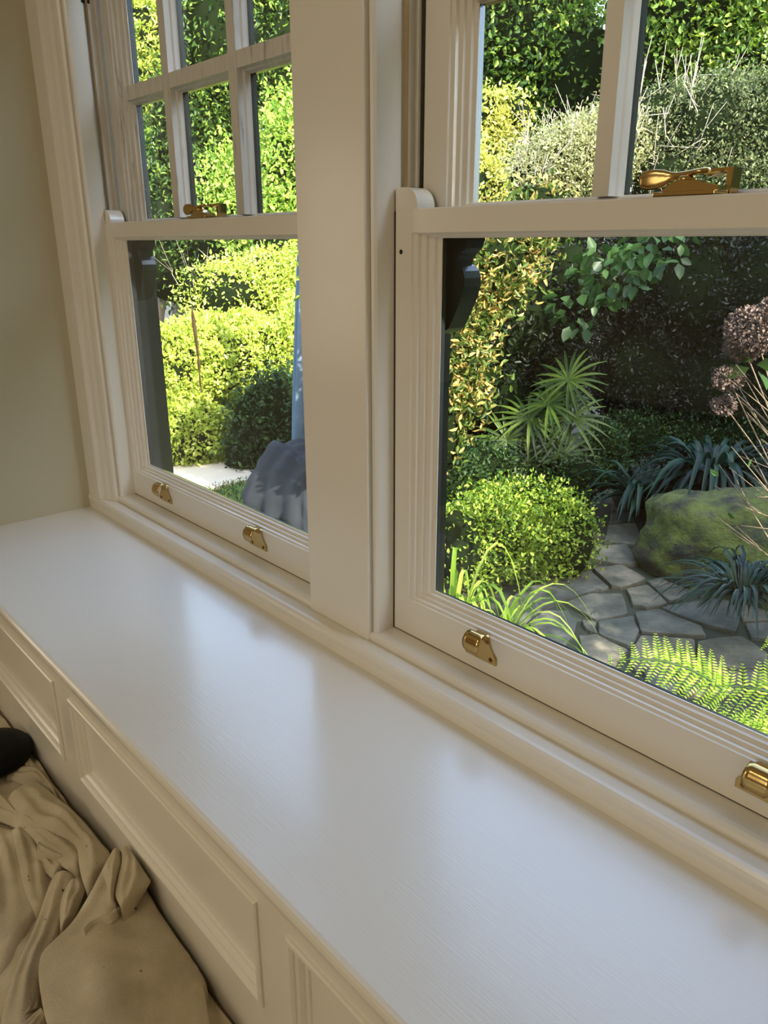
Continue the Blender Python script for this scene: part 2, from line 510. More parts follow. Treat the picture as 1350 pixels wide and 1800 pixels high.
GROUND = -1.9
FLOOR = -1.225
BL = {
    'hedge_low': [[-6.405, 2.288, -1.693, 0.392, 0.392, 0.392], [-6.717, 2.336, -1.11, 0.421, 0.421, 0.395], [-6.696, 2.802, -1.101, 0.492, 0.492, 0.41], [-6.75, 2.034, -1.713, 0.37, 0.37, 0.476], [-6.913, 2.823, -0.852, 0.332, 0.332, 0.221], [-7.069, 1.792, -1.461, 0.422, 0.422, 0.528]],
    'hedge_right': [[-6.493, 3.323, -1.02, 0.418, 0.418, 0.335], [-6.314, 3.749, -0.928, 0.453, 0.453, 0.509], [-6.274, 3.29, -1.323, 0.331, 0.331, 0.276], [-6.806, 3.205, -0.872, 0.226, 0.226, 0.254]],
    'shrub_upper': [[-7.395, 3.39, -0.525, 0.506, 0.506, 0.328], [-7.538, 3.14, -0.492, 0.266, 0.266, 0.295], [-7.373, 3.805, -0.424, 0.367, 0.367, 0.367], [-7.102, 4.364, -0.433, 0.436, 0.436, 0.499]],
    'shade_shrub': [[-5.743, 2.641, -1.477, 0.274, 0.274, 0.374], [-5.536, 2.775, -1.363, 0.246, 0.246, 0.393], [-5.817, 2.521, -1.78, 0.202, 0.202, 0.277], [-5.448, 3.069, -1.595, 0.304, 0.304, 0.557]],
    'lit_tree': [[-8.605, 5.017, 0.708, 0.422, 0.422, 0.774], [-8.854, 4.645, 0.179, 0.427, 0.427, 0.498], [-9.507, 4.533, 0.599, 0.329, 0.329, 0.511], [-8.747, 5.67, 1.215, 0.656, 0.656, 0.947], [-8.291, 4.59, -0.087, 0.343, 0.343, 0.412]],
    'bright_tree': [[-13.42, 5.701, 3.203, 0.508, 0.508, 0.647], [-13.453, 5.635, 2.46, 0.517, 0.517, 0.564], [-14.163, 5.297, 2.768, 0.858, 0.858, 1.908], [-13.307, 5.922, 4.394, 0.45, 0.45, 0.54]],
    'dark_conifer': [[-11.487, 6.092, 2.716, 0.939, 0.939, 1.366], [-11.825, 5.513, 1.619, 0.696, 0.696, 1.045], [-11.022, 6.795, 2.587, 0.865, 0.865, 1.297], [-12.262, 5.332, 0.405, 0.822, 0.822, 1.005], [-11.267, 6.437, 3.964, 0.828, 0.828, 0.911], [-11.67, 5.983, -0.116, 1.018, 1.018, 0.833], [-10.789, 6.605, -0.03, 0.725, 0.725, 0.907], [-12.293, 5.27, -0.379, 0.838, 0.838, 0.745]],
    'big_tree': [[-7.876, 8.707, 2.72, 1.023, 1.023, 1.338], [-8.205, 8.43, 1.885, 0.892, 0.892, 0.974], [-7.232, 8.949, 2.035, 0.859, 0.859, 1.016], [-7.755, 8.803, 3.903, 1.135, 1.135, 1.135], [-9.221, 8.164, 2.719, 0.998, 0.998, 1.497], [-9.678, 7.68, 1.438, 1.036, 1.036, 1.382], [-8.278, 8.499, 0.21, 1.03, 1.03, 1.03], [-7.251, 9.059, 0.357, 0.993, 0.993, 0.993], [-9.435, 7.943, -0.033, 1.078, 1.078, 1.078]],
    'right_tree': [[-5.282, 8.649, 2.623, 1.045, 1.045, 0.914], [-4.573, 8.784, 1.848, 0.769, 0.769, 0.833], [-5.71, 8.402, 2.02, 0.61, 0.61, 0.814], [-4.119, 9.2, 2.168, 0.943, 0.943, 1.258], [-5.053, 8.771, 3.359, 0.943, 0.943, 0.629]],
    'yellow_shrub': [[-5.611, 5.251, 1.122, 0.33, 0.33, 0.275], [-5.529, 5.055, 0.802, 0.299, 0.299, 0.272], [-5.387, 5.445, 1.165, 0.218, 0.218, 0.191]],
    'gold_shrub': [[-4.417, 3.904, 0.381, 0.266, 0.266, 0.222], [-4.613, 3.859, 0.534, 0.224, 0.224, 0.269]],
    'grey_bush': [[-4.509, 5.118, 0.639, 0.498, 0.498, 0.374], [-4.273, 5.526, 0.784, 0.401, 0.401, 0.401], [-4.611, 4.787, 0.492, 0.295, 0.295, 0.246]],
    'olive_tree': [[-4.206, 6.039, 0.955, 0.44, 0.44, 0.466], [-3.682, 6.103, 0.822, 0.546, 0.546, 0.596], [-3.268, 6.302, 0.757, 0.534, 0.534, 0.729], [-3.877, 5.768, 0.451, 0.4, 0.4, 0.4], [-3.318, 6.059, 0.209, 0.637, 0.637, 0.441]],
    'redtip': [[-3.638, 3.645, 0.209, 0.277, 0.277, 0.198], [-3.673, 3.227, -0.106, 0.29, 0.29, 0.232], [-3.689, 3.476, 0.022, 0.277, 0.277, 0.198], [-3.633, 2.859, -0.331, 0.142, 0.142, 0.279], [-3.597, 2.755, -0.761, 0.128, 0.128, 0.357], [-3.547, 2.665, -1.199, 0.16, 0.16, 0.342]],
    'dark_shrub': [[-4.045, 3.96, -0.615, 0.496, 0.496, 0.451], [-4.099, 3.784, -1.144, 0.436, 0.436, 0.459], [-3.939, 4.296, -0.95, 0.422, 0.422, 0.563], [-3.793, 4.401, -0.317, 0.361, 0.361, 0.361]],
    'dark_wall': [[-3.835, 5.211, -0.346, 0.541, 0.541, 0.491], [-3.261, 5.419, -0.424, 0.615, 0.615, 0.568], [-2.745, 5.548, -0.493, 0.545, 0.545, 0.681], [-3.597, 5.237, -1.105, 0.548, 0.548, 0.598], [-2.975, 5.447, -1.149, 0.572, 0.572, 0.525], [-3.6, 5.465, 0.024, 0.723, 0.723, 0.289], [-2.385, 5.581, -0.908, 0.536, 0.536, 0.894]],
    'low_cover': [[-3.689, 3.213, -1.569, 0.295, 0.295, 0.19], [-3.567, 2.784, -1.627, 0.278, 0.278, 0.238], [-3.329, 4.699, -1.53, 0.329, 0.329, 0.188], [-3.037, 5.084, -1.516, 0.378, 0.378, 0.189], [-2.608, 5.28, -1.495, 0.367, 0.367, 0.229], [-3.133, 3.641, -1.619, 0.227, 0.227, 0.165], [-3.393, 3.58, -1.62, 0.254, 0.254, 0.148], [-3.139, 3.996, -1.513, 0.171, 0.171, 0.214]],
    'azalea': [[-2.793, 2.528, -1.702, 0.375, 0.375, 0.305], [-2.519, 2.669, -1.695, 0.224, 0.224, 0.285], [-2.73, 2.192, -1.615, 0.277, 0.277, 0.245], [-2.782, 2.663, -1.528, 0.348, 0.348, 0.157], [-2.715, 1.938, -1.578, 0.188, 0.188, 0.25]],
}
STONES = [
    [[-2.428, 1.998], [-2.505, 2.288], [-2.427, 2.61], [-2.214, 2.612], [-2.266, 2.334], [-2.285, 2.157], [-2.222, 1.912]] ,
    [[-2.432, 2.646], [-2.412, 2.813], [-2.198, 2.687], [-2.209, 2.624]] ,
    [[-2.41, 2.84], [-2.32, 3.012], [-2.11, 2.933], [-2.139, 2.725], [-2.192, 2.706]] ,
    [[-2.222, 1.982], [-2.254, 2.166], [-2.168, 2.251], [-2.074, 2.195], [-1.979, 2.025], [-1.957, 1.9], [-2.07, 1.924]] ,
    [[-2.24, 2.337], [-2.214, 2.528], [-2.097, 2.659], [-1.941, 2.465], [-2.008, 2.277]] ,
    [[-2.109, 2.73], [-2.062, 2.868], [-1.861, 2.733], [-1.906, 2.605], [-1.976, 2.579]] ,
    [[-1.984, 2.267], [-1.897, 2.45], [-1.789, 2.326], [-1.73, 2.153], [-1.906, 2.15]] ,
    [[-2.054, 2.217], [-1.996, 2.258], [-1.924, 2.153], [-1.985, 2.154]] ,
    [[-1.964, 2.063], [-1.916, 2.14], [-1.724, 2.118], [-1.683, 1.907], [-1.83, 1.918]] ,
    [[-2.098, 2.929], [-1.996, 3.151], [-1.93, 3.194], [-1.801, 2.962], [-1.869, 2.777]] ,
    [[-1.921, 3.21], [-1.819, 3.197], [-1.669, 3.232], [-1.667, 3.194], [-1.788, 2.964]] ,
    [[-1.855, 2.662], [-1.675, 3.074], [-1.505, 2.829], [-1.462, 2.691], [-1.61, 2.655]] ,
    [[-1.916, 2.508], [-1.856, 2.635], [-1.605, 2.615], [-1.541, 2.536], [-1.779, 2.337]] ,
    [[-1.678, 3.154], [-1.549, 3.325], [-1.394, 2.963], [-1.49, 2.846]] ,
    [[-1.468, 2.823], [-1.383, 2.937], [-1.302, 2.746], [-1.378, 2.696]] ,
    [[-1.529, 2.44], [-1.413, 2.648], [-1.257, 2.578], [-1.18, 2.431], [-1.305, 2.329], [-1.393, 2.231]] ,
    [[-1.755, 2.297], [-1.56, 2.457], [-1.432, 2.225], [-1.59, 1.973], [-1.678, 2.068]] ,
    [[-1.262, 2.358], [-1.16, 2.416], [-1.08, 2.258], [-1.17, 2.192]] ,
    [[-1.369, 2.238], [-1.265, 2.329], [-1.175, 2.169], [-1.257, 2.043]] ,
    [[-1.586, 2.015], [-1.483, 2.111], [-1.377, 1.995], [-1.409, 1.858]] ,
    [[-1.478, 2.128], [-1.376, 2.22], [-1.271, 2.045], [-1.333, 1.949]] ,
    [[-1.531, 3.318], [-1.406, 3.43], [-1.253, 3.11], [-1.38, 2.969]] ,
    [[-1.363, 2.931], [-1.238, 3.07], [-1.093, 2.761], [-1.248, 2.669]] ,
    [[-2.603, 3.162], [-2.49, 3.332], [-2.261, 3.124], [-2.333, 3.017], [-2.481, 2.966]] ,
    [[-2.775, 3.572], [-2.683, 3.76], [-2.4, 3.388], [-2.495, 3.356], [-2.617, 3.281]] ,
    [[-2.919, 3.831], [-2.829, 3.931], [-2.705, 3.788], [-2.794, 3.602]] ,
    [[-3.039, 4.036], [-2.968, 4.116], [-2.843, 3.962], [-2.933, 3.853]] ,
]
FOLDS = [
    ( [[-1.145, -0.533], [-1.032, -0.541], [-0.92, -0.543], [-0.838, -0.544], [-0.746, -0.545]] , 0.01 , [[-1.201, -0.677], [-1.074, -0.677], [-0.972, -0.673], [-0.83, -0.667], [-0.708, -0.651]] , 0.012 , 0.008 ),
    ( [[-1.901, -0.671], [-1.802, -0.634], [-1.752, -0.61], [-1.627, -0.587], [-1.54, -0.574]] , 0.012 , [[-1.964, -0.612], [-1.84, -0.581], [-1.744, -0.575], [-1.643, -0.57], [-1.582, -0.568]] , 0.018 , 0.014 ),
    ( [[-1.768, -0.643], [-1.728, -0.63], [-1.674, -0.609], [-1.551, -0.588]] , 0.02 , [[-1.774, -0.636], [-1.756, -0.606], [-1.723, -0.582], [-1.62, -0.578]] , 0.034 , 0.012 ),
    ( [[-1.678, -0.756], [-1.55, -0.768], [-1.384, -0.804], [-1.185, -0.85]] , 0.012 , [[-1.571, -0.69], [-1.46, -0.71], [-1.372, -0.727], [-1.289, -0.733]] , 0.03 , 0.004 ),
    ( [[-1.566, -0.691], [-1.455, -0.711], [-1.367, -0.728], [-1.285, -0.734]] , 0.034 , [[-1.546, -0.653], [-1.448, -0.657], [-1.367, -0.671], [-1.287, -0.698]] , 0.014 , 0.01 ),
    ( [[-1.417, -0.689], [-1.39, -0.686], [-1.371, -0.682], [-1.349, -0.678]] , 0.035 , [[-1.468, -0.67], [-1.425, -0.661], [-1.391, -0.656], [-1.358, -0.651]] , 0.044 , 0.012 ),
    ( [[-1.417, -0.688], [-1.402, -0.678], [-1.386, -0.667], [-1.37, -0.655]] , 0.04 , [[-1.461, -0.672], [-1.428, -0.665], [-1.395, -0.656], [-1.36, -0.644]] , 0.05 , 0.01 ),
    ( [[-1.627, -0.72], [-1.595, -0.706], [-1.563, -0.692], [-1.502, -0.669], [-1.467, -0.665]] , 0.036 , [[-1.672, -0.706], [-1.641, -0.691], [-1.581, -0.674], [-1.519, -0.658], [-1.464, -0.647]] , 0.042 , 0.006 ),
    ( [[-1.663, -0.707], [-1.624, -0.695], [-1.555, -0.684], [-1.494, -0.674], [-1.436, -0.67], [-1.364, -0.657], [-1.3, -0.641]] , 0.048 , [[-1.692, -0.698], [-1.654, -0.685], [-1.568, -0.664], [-1.487, -0.644], [-1.431, -0.622], [-1.383, -0.617], [-1.325, -0.627]] , 0.052 , 0.012 ),
    ( [[-1.363, -0.655], [-1.33, -0.689], [-1.265, -0.733], [-1.229, -0.76], [-1.186, -0.796], [-1.145, -0.823], [-1.085, -0.854], [-1.038, -0.871]] , 0.046 , [[-1.327, -0.636], [-1.288, -0.657], [-1.246, -0.692], [-1.21, -0.718], [-1.17, -0.754], [-1.12, -0.781], [-1.054, -0.799], [-1.001, -0.809]] , 0.028 , 0.014 ),
    ( [[-1.305, -0.662], [-1.276, -0.686], [-1.244, -0.701], [-1.193, -0.72]] , 0.05 , [[-1.309, -0.639], [-1.273, -0.646], [-1.245, -0.666], [-1.21, -0.696]] , 0.046 , 0.01 ),
    ( [[-1.639, -0.684], [-1.594, -0.676], [-1.506, -0.668], [-1.442, -0.639], [-1.413, -0.627], [-1.367, -0.621], [-1.326, -0.632], [-1.284, -0.643], [-1.239, -0.649]] , 0.062 , [[-1.684, -0.623], [-1.614, -0.605], [-1.553, -0.595], [-1.503, -0.586], [-1.43, -0.58], [-1.357, -0.579], [-1.32, -0.577], [-1.293, -0.589], [-1.256, -0.625]] , 0.058 , 0.016 ),
    ( [[-1.292, -0.574], [-1.252, -0.613], [-1.207, -0.658], [-1.168, -0.704], [-1.152, -0.74], [-1.139, -0.765], [-1.101, -0.784], [-1.038, -0.799], [-0.995, -0.806], [-0.939, -0.815]] , 0.085 , [[-1.265, -0.549], [-1.191, -0.545], [-1.173, -0.539], [-1.1, -0.553], [-1.049, -0.557], [-1.008, -0.556], [-0.98, -0.564], [-0.915, -0.588], [-0.861, -0.609], [-0.809, -0.626]] , 0.045 , 0.03 ),
    ( [[-1.082, -0.586], [-1.014, -0.599], [-0.948, -0.622], [-0.879, -0.648]] , 0.03 , [[-1.049, -0.555], [-1.013, -0.553], [-0.992, -0.56], [-0.924, -0.576]] , 0.04 , 0.01 ),
    ( [[-1.095, -0.637], [-1.136, -0.632], [-1.171, -0.611], [-1.207, -0.588], [-1.251, -0.572]] , 0.125 , [[-1.108, -0.624], [-1.133, -0.572], [-1.162, -0.565], [-1.193, -0.561], [-1.25, -0.554]] , 0.115 , 0.01 ),
    ( [[-1.128, -0.654], [-1.163, -0.637], [-1.194, -0.628], [-1.22, -0.622], [-1.257, -0.584]] , 0.115 , [[-1.12, -0.645], [-1.148, -0.63], [-1.183, -0.609], [-1.217, -0.588], [-1.251, -0.576]] , 0.115 , 0.012 ),
    ( [[-1.097, -0.71], [-1.109, -0.692], [-1.109, -0.674], [-1.101, -0.658], [-1.112, -0.637]] , 0.108 , [[-1.109, -0.711], [-1.119, -0.691], [-1.118, -0.671], [-1.113, -0.657], [-1.12, -0.637]] , 0.112 , 0.006 ),
    ( [[-1.065, -0.835], [-1.074, -0.825], [-1.08, -0.812], [-1.088, -0.791]] , 0.05 , [[-1.074, -0.798], [-1.078, -0.795], [-1.085, -0.791], [-1.092, -0.788]] , 0.04 , 0.008 ),
    ( [[-1.061, -0.837], [-1.057, -0.825], [-1.062, -0.81], [-1.065, -0.795]] , 0.055 , [[-1.027, -0.836], [-1.032, -0.821], [-1.038, -0.806], [-1.042, -0.797]] , 0.05 , 0.008 ),
]
# ------------------------------------------------------------------ room shell
def struct(name, b, m, label=None):
    return tag(boxo(name, b, m), label, kind='structure')


struct('ground', (-45, 30, .2, 45, GROUND - .2, GROUND), M_soil)
struct('floor', (-5.0, 1.5, -4.6, -.03, FLOOR - .1, FLOOR), M_floor)
struct('ceiling', (-5.1, 1.6, -4.7, .25, 1.40, 1.55), M_ceil)
struct('wall_left', (-5.1, -2.515, -.95, .22, FLOOR - .7, 1.40), M_wall, 'beige end wall of the window seat alcove')
struct('wall_right', (1.5, 1.6, -4.7, .22, FLOOR - .7, 1.40), M_room)
struct('wall_rear', (-5.1, 1.5, -4.7, -4.6, FLOOR - .1, 1.40), M_room)
struct('wall_far_left', (-5.1, -5.0, -4.6, -.95, FLOOR - .1, 1.40), M_room)
bm = bmesh.new()
box(bm, -2.515, 1.5, -.02, .22, .87, 1.40)
box(bm, .12, 1.5, -.02, .22, GROUND, .87)
box(bm, -2.515, .12, -.02, .22, GROUND, -.80)
tag(obj('wall_front', bm, M_room), kind='structure')

SILL = -.7723
# casing on the left, mullion, casing on the right
bm = bmesh.new()
prism(bm, [(-2.515, -.018), (-2.515, -.085), (-2.432, -.085), (-2.424, -.081), (-2.420, -.072), (-2.402, -.069), (-2.392, -.062), (-2.376, -.060), (-2.366, -.056), (-2.361, -.050), (-2.361, -.018)], 'z', -.80, .9)
tag(obj('trim_1', bm, M_trim), 'moulded white casing between the end wall and the left window', kind='structure')
bm = bmesh.new()
box(bm, -1.316, -1.112, -.055, .10, -.792, .9, bev=.002)
tag(obj('trim_2', bm, M_trim), 'broad white mullion between the two sash windows', kind='structure')
bm = bmesh.new()
box(bm, -.045, .12, -.070, .10, -.792, .9, bev=.004)
tag(obj('trim_3', bm, M_trim), kind='structure')
# the moulded stool running along under both windows
bm = bmesh.new()
prism(bm, [(.10, SILL), (-.038, SILL), (-.046, -.7735), (-.0515, -.778), (-.0535, -.784), (-.052, -.789), (-.050, -.792),
           (-.078, -.792), (-.084, -.7935), (-.0885, -.798), (-.090, -.805), (-.0885, -.812), (-.087, -.818), (-.087, -.845), (.10, -.845)],
      'x', -2.515, .9)
tag(obj('trim_4', bm, M_trim), 'moulded white stool running under both windows behind the seat', kind='structure')


def bead(x0, x1, left):
    """staff bead of a window, from the stool to the head"""
    bm = bmesh.new()
    p = [(x0, 0), (x0, -.040), (x0 + .004, -.045), (x0 + .009, -.047), (x1 - .005, -.046), (x1 - .001, -.042), (x1, -.036), (x1, 0)]
    if left: p = [(x1 + x0 - a, b) for a, b in p][::-1]
    prism(bm, p, 'z', SILL, .86)
    return bm


OV = [(.04, .0035), (.22, .0055), (.27, .0115), (.48, .0130), (.53, .0180), (.76, .0195), (.82, .0245), (1, .0262)]


def sash(name, x0, x1, z0, z1, yf, yb, face, mould, mats, parent, glass_back):
    """face = (l,r,b,t) flat widths, mould = (l,r,b,t) moulding widths"""
    bm = bmesh.new()
    p = [(0, 0, 0, 0, yb, 1), (0, 0, 0, 0, yf + .002, 0), (.002, .002, .002, .002, yf, 0), (*face, yf, 0)]
    for t_, dy in OV:
        p.append((*[f + m_ * t_ for f, m_ in zip(face, mould)], yf + dy, 0))
    q = [f + m_ for f, m_ in zip(face, mould)]
    p[-1] = (*q, yf + OV[-1][1], 0)
    p.append((*q, yf + .028, 1))
    p.append((*[v - .006 for v in q], yb, 1))
    p[0] = (0, 0, 0, 0, yb, 1)
    ring(bm, x0, x1, z0, z1, p)
    o = obj(name, bm, mats, parent)
    return o, (x0 + q[0], x1 - q[1], z0 + q[2], z1 - q[3])


def horn_up(x, sgn, parent, m):
    """rounded horn standing on the top of a lower-sash stile"""
    bm = bmesh.new()
    w = .056
    pts = [(0, .054), (0, .0885), (.003, .091), (.022, .091)]
    for k in range(1, 8):
        a = math.pi / 2 * k / 8
        pts.append((.022 + (w - .022) * math.sin(a), .056 + .035 * math.cos(a) ** .9))
    pts += [(w, .056), (w, .054)]
    prism(bm, [(x + sgn * a, b) for a, b in pts], 'y', .0015, .043)
    o = obj('sash_horn', bm, m, parent)
    return o


def horn_down(x, sgn, parent):
    """shaped dark horn hanging below an upper sash"""
    pr = [(0, .012), (.112, .012), (.112, .004), (.106, -.010), (.095, -.018), (.086, -.028), (.083, -.037), (.092, -.040), (.101, -.048), (.1055, -.060),
          (.105, -.075), (.100, -.092), (.090, -.112), (.078, -.135), (.068, -.150), (.050, -.160), (.02, -.166), (0, -.168)]
    bm = bmesh.new()
    prism(bm, [(x + sgn * a, b) for a, b in pr], 'y', .056, .099)
    return obj('sash_horn', bm, M_dark, parent, False)


def lift(xc, parent):
    """brass hook lift: bell-shaped back plate and curled finger hook"""
    half = [(.0372, -.7425), (.0376, -.7400), (.0376, -.7290), (.0360, -.7260), (.0290, -.7190), (.0235, -.7120), (.0200, -.7040), (.0185, -.6960), (.0165, -.6905), (.012, -.6880)]
    pts = [(xc + a, b) for a, b in half] + [(xc - a, b) for a, b in half[::-1]]
    bm = bmesh.new()
    prism(bm, pts, 'y', -.0042, .0012)
    es = [e for e in bm.edges if all(abs(v.co.y + .0042) < 1e-6 for v in e.verts)]
    bmesh.ops.bevel(bm, geom=es, offset=.0008, segments=2, affect='EDGES')
    pl = obj('sash_lift', bm, M_brass, parent)
    bm = bmesh.new()
    path = [(-.0025, -.702, .0165), (-.0040, -.694, .0168), (-.0085, -.6868, .0172), (-.0150, -.6832, .0175), (-.0215, -.6835, .0180), (-.0275, -.6868, .0188), (-.0315, -.6925, .0195),
            (-.0335, -.6990, .0198), (-.0338, -.7060, .0192), (-.0325, -.7125, .0175), (-.0300, -.7175, .0140), (-.0275, -.7200, .0085)]
    th = .0026
    fr_, bk = [], []
    for i, (y, z, w) in enumerate(path):
        a = path[max(0, i - 1)]; b = path[min(len(path) - 1, i + 1)]
        d = Vector((0, b[0] - a[0], b[1] - a[1])).normalized()
        n_ = Vector((0, d.z, -d.y)) * th * .5
        c = Vector((xc, y, z))
        xs = [-w, -w * .6, 0, w * .6, w]
        fr_.append([bm.verts.new(c + n_ + Vector((x, 0, 0))) for x in xs])
        bk.append([bm.verts.new(c - n_ + Vector((x, 0, 0))) for x in xs])
    m_ = len(path)
    for i in range(m_ - 1):
        for k in range(4):
            bm.faces.new((fr_[i][k], fr_[i][k + 1], fr_[i + 1][k + 1], fr_[i + 1][k]))
            bm.faces.new((bk[i][k], bk[i + 1][k], bk[i + 1][k + 1], bk[i][k + 1]))
        bm.faces.new((fr_[i][0], fr_[i + 1][0], bk[i + 1][0], bk[i][0]))
        bm.faces.new((fr_[i][4], bk[i][4], bk[i + 1][4], fr_[i + 1][4]))
    for k in range(4):
        bm.faces.new((fr_[0][k], bk[0][k], bk[0][k + 1], fr_[0][k + 1]))
        bm.faces.new((fr_[-1][k], fr_[-1][k + 1], bk[-1][k + 1], bk[-1][k]))
    obj('hook', bm, M_brass, pl, True)
    for s_ in (-1, 1):
        bm = bmesh.new()
        c = Vector((xc + s_ * .0255, -.0046, -.7335))
        lathe(bm, [(.0001, .0), (.0040, .0), (.0046, .0006), (.0046, .0012)], c - Vector((0, .0004, 0)), 20, Vector((0, 1, 0)))
        box(bm, c.x - .0036, c.x + .0036, c.y - .0007, c.y - .0003, c.z - .0006, c.z + .0006, 1)
        obj('screw', bm, [M_brassd, M_hole], pl)


def fastener(xc, parent):
    """brass fitch fastener on the meeting rails: base casting, paddle lever, keeper"""
    z = .056
    bm = bmesh.new()
    box(bm, xc - .036, xc + .050, .004, .040, z, z + .006, bev=.0015)
    prism(bm, [(xc - .034, z + .005), (xc - .024, z + .009), (xc - .016, z + .016), (xc - .008, z + .019), (xc + .020, z + .019), (xc + .030, z + .015), (xc + .050, z + .011), (xc + .050, z + .004)], 'y', .010, .034)
    base = obj('sash_fastener', bm, M_brass, parent)
    bm = bmesh.new()
    lathe(bm, [(.012, 0), (.0125, .003), (.010, .006), (.004, .008)], (xc, .022, z + .0185), 24)
    obj('pivot', bm, M_brass, base, True)
    bm = bmesh.new()      # lever: thin neck, then a flat upright paddle
    secs = [(.030, .020, .030, .0065, .0035), (.014, .020, .0290, .006, .0035), (0, .020, .0270, .005, .004), (-.012, .019, .0255, .0035, .0045), (-.020, .018, .0245, .0028, .0062),
            (-.028, .016, .0230, .0026, .0105), (-.038, .014, .0225, .0026, .0125), (-.048, .012, .0220, .0026, .0128), (-.056, .011, .0220, .0024, .0108), (-.061, .0105, .0220, .0018, .0060)]
    rings = []
    for (x, y, h, wy, wz) in secs:
        rings.append([bm.verts.new((xc + x, y + wy * math.cos(q), z + h + wz * math.sin(q))) for q in [2 * math.pi * k / 12 for k in range(12)]])
    for A, B in zip(rings, rings[1:]):
        for k in range(12): bm.faces.new((A[k], A[(k + 1) % 12], B[(k + 1) % 12], B[k]))
    bm.faces.new(rings[0]); bm.faces.new(rings[-1][::-1])
    obj('lever', bm, M_brass, base, True)
    bm = bmesh.new()      # keeper bracket on the upper sash rail
    prism(bm, [(xc - .012, z + .0335), (xc - .010, z + .0285), (xc + .010, z + .0285), (xc + .022, z + .024), (xc + .032, z + .0285), (xc + .044, z + .0285), (xc + .044, z),
               (xc + .050, z), (xc + .052, z + .034), (xc + .010, z + .0335)], 'y', .042, .066)
    box(bm, xc - .014, xc + .054, .056, .078, z, z + .004)
    obj('keeper', bm, [M_brass], base)


def bar(bm, c, hf, hb, a0, a1, vertical, yf, yb):
    pr = [(-hb, yb), (-hb, yf + .030), (-hb * .93, yf + .027), (-hb * .86, yf + .018), (-hf * 1.12, yf + .014), (-hf * 1.05, yf + .004), (-hf, yf)]
    pr = pr + [(-a, b) for a, b in pr[::-1]]
    n = len(pr)
    mis = [1 if (i == 0 or i == n - 2 or i == n - 1) else 0 for i in range(n)]
    if vertical:
        prism(bm, [(c + a, b) for a, b in pr], 'z', a0, a1, mis)
    else:
        prism(bm, [(b, c + a) for a, b in pr], 'x', a0, a1, mis)


